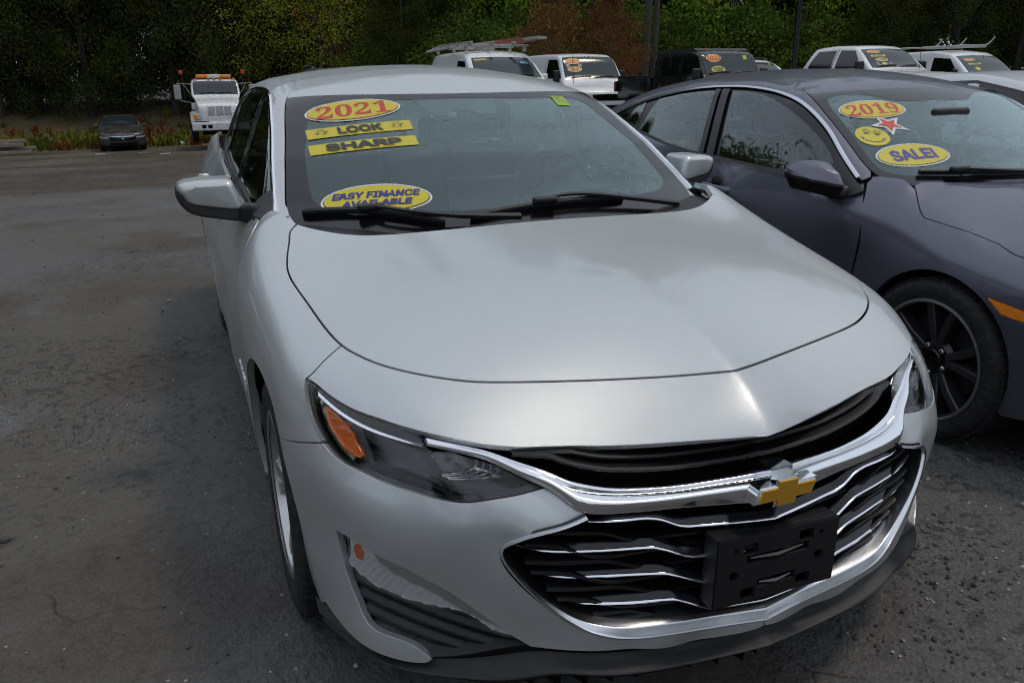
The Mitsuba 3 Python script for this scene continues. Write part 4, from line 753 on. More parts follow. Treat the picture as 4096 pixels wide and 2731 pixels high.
for a, b, w_ in (((.670, 2.575, 1.310), (.830, 2.48, .975), .045), ((.668, 2.64, 1.306), (.826, 2.56, .978), .03)):
    a, b = A(a), A(b); cboth('pillar_trim', [a - [0, w_, 0], a + [0, w_ * .3, 0], b + [0, w_ * .4, 0], b - [0, w_, 0]], 'gloss_black', CT, step=.02, flange=.01, off=.003)
for m in (1, -1):
    c = CT.on(cch * [m, 1, 1]); n_ = grad(civ_top, c)
    obj('window_trim', sweep(c + n_ * .001, [(-.009, -.004), (.009, -.004), (.009, .002), (0, .006), (-.009, .002)], n_), 'satin_chrome', cv, smooth=40)
    b = CT.on(cbelt[:-4] * [m, 1, 1]); nb = grad(civ_top, b)
    obj('belt_strip', sweep(b + nb * .003 - [0, 0, .006], [(-.014, -.02), (.014, -.02), (.014, .003), (-.014, .007)], nb), 'black_plastic', cv, smooth=40)
# lower body
hl = spl(K_['hoodl'][:4], 10); hl2 = spl(np.vstack([K_['hoodl'][4:], A([(-.80, .45, .71), (-.78, .25, .66), (-.72, .16, .64)])]), 26)
hl[:, 0] = np.abs(hl[:, 0]); hl2[:, 0] = np.abs(hl2[:, 0])
hh = np.vstack([[(0, 1.16, .938), (.4, 1.20, .932), (.62, 1.25, .935)], hl, hl2, [(.5, .10, .64), (0, .05, .645)]])
obj('hood', CL.panel(np.vstack([hh, mir(hh[1:-1])[::-1]]), .022, .0022, .014), 'slate_paint', cv)
c_f, c_r, c_R = (.89, .322), (3.59, .322), .352
def carch(c, a0, a1, n, x=.9): a = np.linspace(a0, a1, n); return np.stack([np.full(n, x), c[0] + c_R * np.cos(a), c[1] + c_R * np.sin(a)], 1)
dl = spl([(.79, 1.395, .945), (.83, 1.355, .90), (.88, 1.302, .76), (.882, 1.303, .68), (.875, 1.322, .60), (.873, 1.335, .53), (.88, 1.36, .36), (.85, 1.37, .2)], 24)
mk = K_['marker'].copy(); mk[:, 0] = np.abs(mk[:, 0])
mk = np.vstack([[(.896, .68, .626), (.892, .61, .617), (.880, .50, .60), (.86, .40, .585), (.862, .40, .545), (.885, .53, .567), (.894, .615, .577)]])
cf = np.vstack([dl[::-1], [(.76, 1.40, .955), (.735, 1.43, .98), (.72, 1.38, .962), (.66, 1.29, .938)], hl[1:], hl2, [(.60, .12, .60), (.78, .25, .4), (.84, .45, .22), (.86, .56, .2)], carch(c_f, PI + .35, -.35, 46), [(.86, 1.26, .2)]])
cboth('fender', cf, 'slate_paint', step=.018, gap=.002, flange=.02, holes=[mk])
cboth('side_marker', mk, 'amber_lens', step=.01, gap=.001, flange=.008, off=-.001, bump=lambda P: .0008 * np.sin((P[:, 1] + P[:, 2]) * 2 * PI / .008))
d1 = np.vstack([dl + [0, .006, 0], [(.86, 2.50, .2), (.885, 2.50, .35), (.87, 2.50, .55), (.89, 2.495, .8), (.862, 2.49, .90), (.826, 2.50, .965)], cbelt[(cbelt[:, 1] < 2.48) & (cbelt[:, 1] > 1.45)][::-1] - [0, 0, .012]])
cboth('front_door', d1, 'slate_paint', CR, step=.022, gap=.002, flange=.02)
d2 = np.vstack([[(.826, 2.51, .965), (.862, 2.50, .90), (.89, 2.505, .8), (.87, 2.51, .55), (.885, 2.51, .35), (.86, 2.51, .2), (.86, 3.10, .2), (.885, 3.17, .4), (.88, 3.27, .6), (.90, 3.42, .78), (.87, 3.52, .93), (.79, 3.52, 1.06)], cbelt[(cbelt[:, 1] < 3.5) & (cbelt[:, 1] > 2.53)][::-1] - [0, 0, .012]])
cboth('rear_door', d2, 'slate_paint', CR, step=.03, gap=.002, flange=.02)
cboth('quarter_panel', np.vstack([[(.79, 3.53, 1.06), (.87, 3.53, .93), (.90, 3.43, .78), (.88, 3.28, .6), (.885, 3.18, .4), (.86, 3.11, .2), (.86, 3.2, .2)], carch(c_r, PI + .35, -.35, 40), [(.8, 4.2, .2), (.75, 4.5, .4), (.75, 4.55, .8), (.7, 4.5, 1.02), (.68, 3.95, 1.09)]]), 'slate_paint', CR, step=.035, gap=.002, flange=.02)
def civ_keep(c):
    x, y, z = np.abs(c[:, 0]), c[:, 1], c[:, 2]
    return (((y - c_f[0]) ** 2 + (z - .322) ** 2 > .385 ** 2) & ((y - c_r[0]) ** 2 + (z - .322) ** 2 > .385 ** 2) | (x < .5)) & (z > .15) & ~((z > .86) & (y > 1.2) & (x < .78))
obj('inner_shell', shell(civ_low, (0, 2.2, .5), -.035, civ_keep, (120, 180)), 'void', cv)
obj('underbody', cat(box(1.5, 3.6, .03, (0, 2.4, .17)), box(.03, .9, .45, (-.52, .9, .42)), box(.03, .9, .45, (-.52, 3.6, .42)), box(.03, .9, .45, (.52, .9, .42)), box(1.5, .9, .03, (0, .9, .70)), box(1.5, .9, .03, (0, 3.6, .72)), box(1.6, .03, .5, (0, 1.30, .42))), 'void', cv)
for cx in (c_f, c_r): make_wheel(cv, (-.782, cx[0], .322), .322, .238, .235, kind='dark', rot=.12, side=-1)
for cx in (c_f, c_r): make_wheel(cv, (.782, cx[0], .322), .322, .238, .235, kind='dark', rot=.3, side=1)
# hub badge: a framed letter of two posts and a bar
hb = [sweep(A([(-.905 + .004 * 0, .89 + a, .322 + b) for a, b in [(-.020, .024), (.020, .024), (.026, .015), (.018, -.024), (-.018, -.024), (-.026, .015)]]), circ(.0022, 5), (-1, 0, 0), True)]
for s_ in (-1, 1): hb.append(tube([(-.905, .89 + s_ * .014, .340), (-.905, .89 + s_ * .009, .303)], .0024, 5))
hb.append(tube([(-.905, .879, .320), (-.905, .901, .320)], .0024, 5))
obj('hub_badge', cat(*hb).apply_translation([.045, 0, 0]), 'satin_chrome', cv)
# mirrors
for m in (1, -1):
    q = lambda L: [A(p) * [m, 1, 1] for p in L]
    up_ = [(.945, 1.47, 1.00), (.90, 1.44, .985), (.885, 1.43, .945), (.90, 1.40, .93), (1.0, 1.48, .955), (1.03, 1.56, .965), (1.035, 1.60, 1.0), (1.0, 1.60, 1.025), (.93, 1.56, 1.03), (.88, 1.53, 1.02), (1.04, 1.62, .98), (.885, 1.58, .95), (.90, 1.60, 1.02)]
    dn_ = [(.885, 1.43, .942), (.90, 1.40, .927), (1.0, 1.48, .952), (1.03, 1.56, .962), (1.04, 1.62, .975), (1.0, 1.52, .905), (.93, 1.45, .885), (.88, 1.45, .885), (.90, 1.58, .885), (1.01, 1.61, .91), (.88, 1.6, .95)]
    mm = hull(q(up_)).subdivide().subdivide().subdivide(); trimesh.smoothing.filter_taubin(mm, iterations=12); key = obj('mirror', mm, 'slate_paint', cv, smooth=60)
    mm = hull(q(dn_)).subdivide().subdivide().subdivide(); trimesh.smoothing.filter_taubin(mm, iterations=8); obj('mirror_base', mm, 'gloss_black', key, smooth=60)
    mm = hull(q([(.90, 1.45, .935), (.90, 1.44, .885), (.90, 1.56, .92), (.90, 1.56, .88), (.82, 1.42, .93), (.835, 1.41, .86), (.83, 1.54, .92), (.845, 1.52, .86)])).subdivide().subdivide(); trimesh.smoothing.filter_taubin(mm, iterations=5); obj('mirror_arm', mm, 'black_plastic', key, smooth=60)
    obj('mirror_glass', hull(q([(.90, 1.612, 1.01), (1.02, 1.625, 1.0), (1.03, 1.63, .97), (1.0, 1.622, .92), (.90, 1.60, .90), (.91, 1.60, .95)])), 'chrome', key)
    obj('sail_panel', CT.panel(A([(.785, 1.52, .985), (.77, 1.60, 1.045), (.80, 1.60, .97), (.82, 1.56, .91), (.835, 1.44, .885), (.815, 1.38, .91)]) * [m, 1, 1], .018, 0, .012, off=.006), 'black_plastic', cv)
    for yy, zz in ((2.31, .823), (3.33, .86)):
        hx = _cs(np.array([[yy, zz]]))[0]
        hk = obj('door_handle', sweep(spl([(m * (hx - .012), yy - .13, zz - .006), (m * (hx + .022), yy - .11, zz - .002), (m * (hx + .034), yy, zz + .004), (m * (hx + .030), yy + .10, zz + .010), (m * (hx - .01), yy + .125, zz + .01)], 16), circ(.010, 8, .019), (0, 0, 1)), 'slate_paint', cv, smooth=60)
        bw_ = trimesh.creation.icosphere(3, .055); bw_.apply_scale([.12, 1.0, .85]); bw_.apply_translation([m * (hx - .0045), yy + .0, zz + .014]); obj('handle_recess', bw_, 'gloss_black', hk, smooth=True)
# wipers and cowl
obj('cowl', sweep(spl([(-.70, 1.30, .925), (-.4, 1.19, .915), (0, 1.15, .912), (.4, 1.19, .915), (.70, 1.30, .925)], 30), [(-.06, -.02), (.07, -.03), (.07, -.01), (0, 0), (-.06, .004)], (0, 0, 1)), 'black_plastic', cv, smooth=40)
for x0 in (-.56, .05):
    b = CT.on(spl([(x0, 1.36, .965), (x0 + .25, 1.285, .96), (x0 + .52, 1.26, .955)], 20)); n_ = grad(civ_top, b)
    wk = obj('wiper', sweep(b + n_ * .018, [(-.009, -.01), (.009, -.01), (.006, .009), (-.006, .009)], n_), 'black_plastic', cv, smooth=40)
    a_ = CT.on(spl([(x0 + .16, 1.31, .963), (x0 + .45, 1.22, .945), (x0 + .60, 1.19, .935)], 16)); na = grad(civ_top, a_); obj('wiper_arm', sweep(a_ + na * .036, [(-.008, -.005), (.008, -.005), (.006, .004), (-.006, .004)], na), 'black_plastic', wk, smooth=40)
    cb = box(.10, .035, .026, (0, 0, 0), .01); cb.apply_translation(b[6] + n_[6] * .032); obj('wiper_clip', cb, 'black_plastic', wk, smooth=50)
# cabin
for x in (-.36, .36): obj('seat', seat(x, 2.25).apply_translation([0, 0, -.04]), 'seat_cloth', cv, smooth=50)
obj('rear_seat', cat(box(1.2, .2, .55, (0, 3.05, .72), .07), box(.26, .1, .16, (-.36, 3.12, 1.05), .04), box(.26, .1, .16, (.36, 3.12, 1.05), .04)), 'seat_cloth', cv, smooth=50)
obj('dashboard', cat(sweep(spl([(-.68, 1.42, .90), (0, 1.28, .91), (.68, 1.42, .90)], 20), [(-.42, -.05), (-.28, .0), (-.1, .012), (.1, -.02), (.1, -.25), (-.42, -.35)], (0, 0, 1)), sweep(spl([(.2, 1.62, .925), (.36, 1.60, .95), (.52, 1.62, .925)], 12), circ(.10, 10, .03), (0, 0, 1))), 'dash_vinyl', cv, smooth=40)
ring = np.stack([.36 + .18 * np.cos(ca), 1.74 + .18 * np.sin(ca) * math.sin(tl), .94 + .18 * np.sin(ca) * math.cos(tl)], 1)
obj('steering_wheel', cat(sweep(ring, circ(.016, 8), (0, -.9, .4), True), box(.33, .03, .04, (.36, 1.74, .94), .012), box(.10, .05, .10, (.36, 1.73, .93), .03)), 'seat_cloth', cv, smooth=50)
obj('cabin_floor', cat(box(1.5, 2.4, .03, (0, 2.3, .33)), box(.03, 2.2, .48, (-.74, 2.4, .65)), box(.03, 2.2, .48, (.74, 2.4, .65)), box(1.4, .03, .5, (0, 3.25, .72)), box(1.1, .5, .02, (0, 3.5, 1.0))), 'seat_cloth', cv)
obj('rear_view_mirror', box(.24, .035, .065, (0, 1.70, 1.19), .02), 'black_plastic', cv, smooth=50)
obj('sensor_cover', CT.panel([(-.13, 1.89, 1.306), (.13, 1.89, 1.306), (.10, 1.80, 1.245), (-.10, 1.80, 1.245)], .015, 0, .006, off=-.004), 'frit', cv)
# ---------------------------------------------------------------- stickers: thin printed films that follow the glass
def text_poly(s, h, sx=1.0, shear=0.0, bold=True, heavy=0.0):
    m = meshkit.text_mesh(s, 1.0, .01, bold); v = np.asarray(m.vertices).copy()
    v[:, 0] -= (v[:, 0].min() + v[:, 0].max()) / 2; v[:, 1] -= .5
    v[:, 0] = (v[:, 0] * sx + v[:, 1] * shear) * h; v[:, 1] *= h
    top = v[:, 2] > .005
    f = m.faces[top[m.faces].all(1)]
    if heavy:
        p = shapely.union_all([Polygon(t) for t in v[:, :2][f]]).buffer(heavy * h).simplify(.012 * h); v, f = flat(p, h * .6)
        return v, f
    return v[:, :2], f
def num_poly(s, h, sx=1.0, shear=0.0):
    vs, fs, n, x = [], [], 0, 0.0
    for ch in s:
        adv, rings = DIGITS[ch]; p = Polygon(rings[0], rings[1:]).buffer(0)
        m = prism(p, 1.0); v = np.asarray(m.vertices); top = v[:, 2] > .5; f = m.faces[top[m.faces].all(1)]
        vs.append(v[:, :2] + [x, -50]); fs.append(f + n); n += len(v); x += adv
    v = np.vstack(vs); v[:, 0] -= x / 2; v = v / 100.0 * h; v[:, 0] = v[:, 0] * sx + v[:, 1] * shear
    return v, np.vstack(fs)
def flat(poly, step=.03):
    vs, fs, n = [], [], 0
    for g in getattr(poly, 'geoms', [poly]):
        p, f, _ = tri_poly(g, step); vs.append(p); fs.append(f + n); n += len(p)
    return np.vstack(vs), np.vstack(fs)
def oval(w, h, n=64): a = np.linspace(0, 2 * PI, n, endpoint=False); return Polygon(np.stack([w / 2 * np.cos(a), h / 2 * np.sin(a)], 1))
def sticker(F, xf, label, group, P0, right, layers, name='sticker', lift0=.0035, cat_='sticker'):
    """layers: (part name, (points, faces) or polygon, material); P0: middle on the glass; right: direction of the reading line"""
    P0 = A(P0, float)[None]
    for _ in range(4):
        g = np.stack([F(P0 + d) - F(P0 - d) for d in np.eye(3) * 2e-3], 1) / 4e-3; P0 = P0 - g * (F(P0) / (g ** 2).sum(1))[:, None]
    n = grad(F, P0)[0]; e1 = A(right, float) - n * np.dot(right, n); e1 /= np.linalg.norm(e1); e2 = np.cross(n, e1)
    if e2[2] < 0: e2 = -e2
    key = thing(name, label, cat_, xf, group)
    for i, (pn, g, mat) in enumerate(layers):
        v, f = flat(g) if hasattr(g, 'area') else g
        if len(f) == 0: continue
        P = P0 + v[:, :1] * e1 + v[:, 1:] * e2
        for _ in range(3):
            q = np.stack([F(P + d) - F(P - d) for d in np.eye(3) * 2e-3], 1) / 4e-3; P = P - q * (F(P) / np.maximum((q ** 2).sum(1), 1e-3))[:, None]
        N = grad(F, P)
        a = P[f]; fl = (np.cross(a[:, 1] - a[:, 0], a[:, 2] - a[:, 0]) * N[f[:, 0]]).sum(1) < 0
        obj(pn, (P + N * (lift0 + .0012 * i), np.where(fl[:, None], f[:, ::-1], f), N), mat, key)
    return key
def year_layers(year, w=.353, h=.158):
    return [('border', oval(w, h), 'sign_white'), ('ring', oval(w * .955, h * .90), 'sign_red'), ('face', oval(w * .94, h * .865), 'sign_yellow'), ('numerals', num_poly(year, h * .56, w / h * .46, .16), 'sign_red')]
def oval_layers(lines, w=.353, h=.165, col='sign_blue', th=.24):
    L = [('border', oval(w, h), 'sign_white'), ('ring', oval(w * .955, h * .90), 'sign_navy'), ('face', oval(w * .94, h * .865), 'sign_yellow')]
    n = len(lines)
    for i, (s, sx, sh) in enumerate(lines):
        v, f = text_poly(s, h * th, 1.0, sh, True, .045); dy = (n - 1) / 2 - i
        v = v * [w * sx / (v[:, 0].max() - v[:, 0].min()), 1]
        L.append(('lettering', (v + [0, dy * h * (th + .10)], f), col))
    return L
def strip_layers(text, w=.372, h=.066, arrows=False, full=True):
    L = [('face', shapely.box(-w / 2, -h / 2, w / 2, h / 2), 'sign_yellow')]
    v, f = text_poly(text, h * .60, 1.0, .0, True, .03)
    sx = (w * (.42 if arrows else .70)) / max(v[:, 0].max() - v[:, 0].min(), 1e-6); v = v * [sx, 1]
    if full: L.append(('letter_shadow', (v + [.0035, -.0035], f), 'sign_olive'))
    L.append(('lettering', (v + [0, .002], f), 'sign_navy'))
    if arrows:
        for s_ in (-1, 1):
            ar = affinity.rotate(Polygon([(-.010, .014), (.010, .014), (.010, -.002), (.021, -.002), (0, -.020), (-.021, -.002), (-.010, -.002)]), 18)
            ar = affinity.scale(affinity.translate(ar, s_ * w * .36, .003), 1.25, .95)
            L += [('arrow', ar.difference(ar.buffer(-.003)), 'sign_navy')]
    return L
def smiley(r=.077):
    e = oval(2 * r, 2 * r)
    a = np.linspace(-2.55, -.6, 24); mouth = LineString(np.stack([.058 * np.cos(a), .052 * np.sin(a) + .004], 1)).buffer(.0022)
    L = [('face', e, 'sign_yellow'), ('mouth', unary(mouth, LineString([(-.056, -.018), (-.040, -.026)]).buffer(.002), LineString([(.040, -.020), (.056, -.012)]).buffer(.002)), 'sign_navy')]
    for s_ in (-1, 1):
        eye = affinity.translate(affinity.rotate(oval(.024, .032), -14), s_ * .024, .026); lid = affinity.translate(affinity.rotate(oval(.036, .046), -10), s_ * .024, .027)
        ring = lid.difference(lid.buffer(-.0025)); ring = ring.intersection(shapely.box(-1, .030, 1, 1))
        L.append(('eye', unary(eye.difference(eye.buffer(-.002)), eye.intersection(shapely.box(-1, -1, 1, .022)), ring), 'sign_navy'))
    return L
def unary(*g): return shapely.union_all(list(g))
def star(r, k=.42, rot=.3): a = np.arange(10) * PI / 5 + PI / 2 + rot; q = np.where(np.arange(10) % 2 == 0, r, r * k); return Polygon(np.stack([q * np.cos(a), q * np.sin(a)], 1))
plast('sign_olive', (.40, .31, .01), .2)
EF = [('EASY FINANCE', .80, .22), ('AVAILABLE', .64, .22)]
g_ = 'stickers on the silver sedan windscreen'
sticker(hero_top, None, 'oval yellow 2021 sticker at the top corner of the silver sedan windscreen', g_, (-.408, 1.977, 1.273), (.352, 0, .031), year_layers('2021'))
sticker(hero_top, None, 'yellow LOOK strip with two arrows on the silver sedan windscreen', g_, (-.415, 1.85, 1.209), (.369, -.02, .026), strip_layers('LOOK', arrows=True))
sticker(hero_top, None, 'yellow SHARP strip under the LOOK strip on the silver sedan windscreen', g_, (-.425, 1.752, 1.163), (.37, -.026, .023), strip_layers('SHARP'))
sticker(hero_top, None, 'oval EASY FINANCE AVAILABLE sticker behind the wiper of the silver sedan', g_, (-.455, 1.475, 1.015), (.342, -.072, .012), oval_layers(EF, h=.158, th=.18))
sticker(hero_top, None, 'small lime green safety tag on the silver sedan windscreen', g_, (.447, 2.018, 1.288), (.057, .006, -.001), [('face', affinity.skew(shapely.box(-.030, -.042, .030, .042), 4), 'sign_lime'), ('lettering', text_poly_at('SAFETY', .010, 1.1, 0, .026) if False else (lambda q: (q[0] + [0, .028], q[1]))(text_poly('SAFETY', .011, 1.0)), 'sign_olive'), ('lettering', (lambda q: (q[0] + [.008, .004], q[1]))(text_poly('O.K.', .012, 1.0)), 'sign_olive'), ('lettering', unary(LineString([(-.022, .008), (-.017, .0), (-.006, .014)]).buffer(.0015), LineString([(-.022, -.016), (.022, -.016)]).buffer(.0009), LineString([(-.022, -.026), (.022, -.026)]).buffer(.0009)), 'sign_olive')])
g_ = 'stickers on the slate sedan windscreen'
sticker(civ_top, CIVX, 'oval yellow 2019 sticker at the top of the slate sedan windscreen', g_, (-.418, 1.776, 1.22), (.345, -.045, .016), year_layers('2019'))
sticker(civ_top, CIVX, 'red star sticker with a white edge beside the smiling face', g_, (-.430, 1.655, 1.157), (.345, -.06, .02), [('border', star(.096), 'sign_white'), ('face', star(.062), 'sign_red')])
sticker(civ_top, CIVX, 'round yellow smiling face sticker on the slate sedan windscreen', g_, (-.568, 1.609, 1.112), (.132, -.075, -.016), smiley())
sticker(civ_top, CIVX, 'oval yellow SALE! sticker low on the slate sedan windscreen', g_, (-.49, 1.443, 1.038), (.345, -.064, .021), oval_layers([('SALE!', .62, .1)], w=.352, h=.175, th=.40))
pp_ = thing('paper_sign', 'yellow paper with red lettering lying on the slate sedan dashboard', 'sign', CIVX)
obj('sheet', box(.26, .16, .002, (-.06, 1.34, .940)), 'sign_yellow', pp_); v_, f_ = text_poly('SOLD', .07, 1.1); obj('lettering', (np.c_[v_[:, 0] - .06, v_[:, 1] + 1.34, np.full(len(v_), .9425)], f_, np.tile([0, 0, 1.], (len(v_), 1))), 'sign_red', pp_)
# ---------------------------------------------------------------- the other vehicles of the lot
class Spec:
    """a vehicle's outer form in its own frame: side profile (y, z), half width by height, length, windows"""
    def __init__(s, L, W, top, wid, zb=.22, crown=.05, nose=.12, tail=.06, k=.08, kf=.14, wheels=((.9, .33), (3.6, .33)), bed=None):
        s.L, s.W, s.zb, s.k, s.kf, s.wheels = L, W, zb, k, kf, wheels
        ty, tz = A(top).T; wz, wx = A(wid).T
        pt, pw = PchipInterpolator(ty, tz), PchipInterpolator(wz, wx)
        def F(P):
            x = np.abs(P[:, 0]); y = P[:, 1]; z = P[:, 2]
            t = z - pt(np.clip(y, ty[0], ty[-1])) + crown * (x / (W / 2)) ** 2
            sl = np.clip(np.gradient(pt(np.linspace(ty[0], ty[-1], 200)), np.linspace(ty[0], ty[-1], 200)), -6, 6)
            t = t / np.sqrt(1 + np.interp(y, np.linspace(ty[0], ty[-1], 200), sl) ** 2)
            sd = x - pw(np.clip(z, wz[0], wz[-1])) + .10 * np.clip((.7 - y) / .7, 0, 1) ** 2 + .06 * np.clip((y - L + .7) / .7, 0, 1) ** 2
            return smax(smax(smax(nose * (x / (W / 2)) ** 2 - y, sd, kf), smax(y - L + tail * (x / (W / 2)) ** 2, s.zb - z, .04), kf * .7), t, k)
        s.F = F; s.C = A([0, L * .5, .75]); s.S = Surf(F, (0, L * .45, .8))
    def sx(s, yz, m=1):
        yz = A(yz, float); P = np.c_[np.zeros(len(yz)), yz]; lo, hi = np.zeros(len(yz)), np.full(len(yz), 1.6)
        for _ in range(24):
            q = .5 * (lo + hi); P[:, 0] = q; i = s.F(P) < 0; lo, hi = np.where(i, q, lo), np.where(i, hi, q)
        P[:, 0] = .5 * (lo + hi) * m; return P
    def fy(s, xz, y0=-.5, y1=2.6):
        """points on the front side (windscreen) at given x, z"""
        xz = A(xz, float); P = np.c_[xz[:, 0], np.zeros(len(xz)), xz[:, 1]]; lo, hi = np.full(len(xz), y0), np.full(len(xz), y1)
        for _ in range(24):
            q = .5 * (lo + hi); P[:, 1] = q; o = s.F(P) > 0; lo, hi = np.where(o, q, lo), np.where(o, hi, q)
        P[:, 1] = .5 * (lo + hi); return P
def vehicle(name, label, catg, group, at, yaw, sp, paint, ws, sides=(), kind='steel', glass='teal_window', arch=.40, rims='silver', glass_s='dark_window', hub=.16):
    xf = T().translate(list(at)).rotate([0, 0, 1], math.degrees(yaw))
    v = thing(name, label, catg, xf, group)
    def keep(c):
        ok = np.ones(len(c), bool)
        for wy, wr in sp.wheels: ok &= ((c[:, 1] - wy) ** 2 + (c[:, 2] - wr) ** 2 > (wr + .07) ** 2) | (np.abs(c[:, 0]) < sp.W * .3)
        return ok
    th, ph = np.meshgrid(np.linspace(.02, PI - .02, 130), np.linspace(0, 2 * PI, 220), indexing='ij')
    D = np.stack([np.sin(th) * np.cos(ph), np.sin(th) * np.sin(ph) * 1.6, np.cos(th)], -1).reshape(-1, 3); D /= np.linalg.norm(D, axis=1, keepdims=True)
    P = shoot(sp.F, sp.C, D); i, j = np.meshgrid(np.arange(129), np.arange(219), indexing='ij'); q = i * 220 + j
    f = np.vstack([np.stack([q, q + 220, q + 221], -1).reshape(-1, 3), np.stack([q, q + 221, q + 1], -1).reshape(-1, 3)])
    obj('body', (P, f[keep(P[f].mean(1))], grad(sp.F, P, 4e-3)), paint, v)
    obj('underbody', box(sp.W * .62, sp.L * .9, .5, (0, sp.L / 2, .55)), 'void', v)
    W_ = sp.fy(ws)
    obj('windscreen', sp.S.panel(W_, .06, 0, 0, off=.004), glass, v)
    obj('windscreen_trim', sp.S.panel(W_.mean(0) + (W_ - W_.mean(0)) * 1.05, .06, 0, 0, off=.002, holes=[W_.mean(0) + (W_ - W_.mean(0)) * .97]), 'frit', v)
    for nm, yz, mt in sides:
        for m in (-1, 1): obj(nm, sp.S.panel(sp.sx(yz, m), .06, 0, 0, off=.004), mt or glass_s, v)
    for wy, wr in sp.wheels:
        for m in (-1, 1):
            w = lathe([(wr * .62, -.115), (wr * .80, -.125), (wr - .012, -.118), (wr, -.09), (wr, .09), (wr - .015, .115), (wr * .6, .1)], 40); w.apply_scale([-m, 1, 1]); w.apply_translation([m * (sp.W / 2 - .13), wy, wr])
            wk = obj('wheel', w, 'tyre', v, smooth=40)
            h = [lathe([(.01, -.06), (wr * .2, -.07), (wr * .24, -.05)], 24), lathe([(wr * .60, -.04), (wr * .64, -.118), (wr * .58, -.1), (wr * .55, -.03), (.02, -.02)], 40)]
            for k in range(6): b = box(.02, .04, wr * .5, (-.07, 0, wr * .34)); b.apply_transform(trimesh.transformations.rotation_matrix(k * PI / 3, [1, 0, 0])); h.append(b)
            r_ = cat(*h); r_.apply_scale([-m, 1, 1]); r_.apply_translation([m * (sp.W / 2 - .13), wy, wr]); obj('rim', r_, 'alloy' if rims == 'silver' else 'dark_alloy', wk, smooth=30)
    return v, xf
def vmirror(v, y, z, x, mat='black_plastic', s=(.17, .10, .20)):
    for m in (-1, 1):
        mk = obj('mirror', box(*s, (m * (x + s[0] / 2), y, z), .04), mat, v, smooth=50); obj('mirror_arm', box(.14, .05, .05, (m * (x - .02), y + .02, z - s[2] * .25), .01), 'black_plastic', mk)
def vwipers(v, sp, z, w, zt=None):
    for x0 in (-w * .75, w * .05):
        p = sp.fy([(x0, z), (x0 + w * .35, z + .03), (x0 + w * .7, z + .035)]); obj('wiper', tube(spl(p, 8) + [0, -.02, .012], .011, 5), 'black_plastic', v)
def band(sp, v, nm, yz, mat, off=.004, ms=(-1, 1), fl=0.0):
    for m in ms: obj(nm, sp.S.panel(sp.sx(yz, m), .06, 0, fl, off=off), mat, v)
def face(sp, v, nm, xz, mat, off=.004, fl=0.0, y1=1.5): return obj(nm, sp.S.panel(sp.fy(xz, y1=y1), .05, 0, fl, off=off), mat, v)
def stick(sp, xf, label, group, x, z, layers, y1=2.6): sticker(sp.F, xf, label, group, sp.fy([(x, z)], y1=y1)[0], (1, 0, 0), layers, lift0=.008)
def rect(x0, x1, z0, z1): return [(x0, z0), (x1, z0), (x1, z1), (x0, z1)]
GP = 'vehicles parked in the row behind'
def oval_small(lines, w=.36, h=.16, col='sign_red'): return [(n, g, m) for n, g, m in oval_layers(lines, w, h, col, .22) if n != 'ring']
def year_small(y, w=.40, h=.19): return [('border', oval(w, h), 'sign_white'), ('face', oval(w * .95, h * .89), 'sign_amber'), ('numerals', num_poly(y, h * .60, 1.15, .1), 'sign_red')]
plast('sign_amber', (.85, .52, .03), .2)
# pickup with an open bed, flat panels and flared arches
JX = T().translate([10.74, 12.9, .06])
spJ = Spec(3.95, 1.66, [(0, 1.02), (.1, 1.16), (.5, 1.20), (1.45, 1.25), (1.72, 1.30), (2.06, 1.80), (2.25, 1.87), (3.0, 1.90), (3.75, 1.86), (3.95, 1.70)], [(.3, .74), (.9, .80), (1.28, .79), (1.9, .68)], .45, .03, .06, .02, .05, .06, ((.85, .40), (4.35, .40)))
v, xf = vehicle('black_pickup', 'black pickup with an open bed and a yellow 2022 sticker on its windscreen', 'pickup truck', GP, (10.74, 12.9, .06), 0, spJ, 'black_paint', rect(-.66, .66, 1.34, 1.78), [('front_window', [(1.82, 1.33), (2.12, 1.72), (2.62, 1.74), (2.62, 1.33)], None), ('rear_window', [(2.76, 1.33), (2.76, 1.74), (3.48, 1.73), (3.48, 1.33)], None)], rims='dark')
bedm = cat(box(.06, 1.50, .50, (-.80, 4.72, 1.06), .02), box(.06, 1.50, .50, (.80, 4.72, 1.06), .02), box(1.6, .06, .50, (0, 5.44, 1.06), .02), box(1.6, .06, .5, (0, 3.99, 1.06), .02), box(1.6, 1.5, .06, (0, 4.72, .82)))
bk = obj('bed', bedm, 'black_paint', v, smooth=30)
for m in (-1, 1):
    for wy in (.85, 4.35):
        a = np.linspace(-.25, PI + .25, 22); pth = np.stack([np.full(22, m * .87), wy + .56 * np.cos(a), .42 + .50 * np.sin(a).clip(-.3, .93)], 1)
        obj('fender_flare', sweep(pth, [(-.10, -.02), (.10, -.02), (.10, .02), (-.10, .03)], np.stack([0 * a, np.cos(a), np.sin(a)], 1)), 'black_plastic', v, smooth=40)
    tl = obj('tail_lamp', box(.16, .10, .26, (m * .84, 5.46, 1.08), .03), 'gloss_black', v, smooth=50); obj('lens', box(.02, .06, .16, (m * .925, 5.45, 1.08), .008), 'red_lens', tl)
    obj('bed_rail', box(.08, 1.52, .03, (m * .80, 4.72, 1.325), .01), 'black_plastic', v)
    obj('side_window_seal', box(.012, .012, .42, (m * .775, 3.10, 1.53)), 'grey_plastic', v)
obj('soft_top', hull([(x * .70, y, z) for x in (-1, 1) for y, z in ((2.22, 1.86), (2.30, 1.905), (3.75, 1.91), (3.92, 1.84), (3.92, 1.80), (2.24, 1.80))]), 'black_plastic', v)
obj('hinge', box(.02, .05, .06, (-.82, 1.72, 1.18)), 'black_plastic', v)
vmirror(v, 1.86, 1.36, .80, s=(.20, .10, .24)); vwipers(v, spJ, 1.36, .8)
J_ = spJ
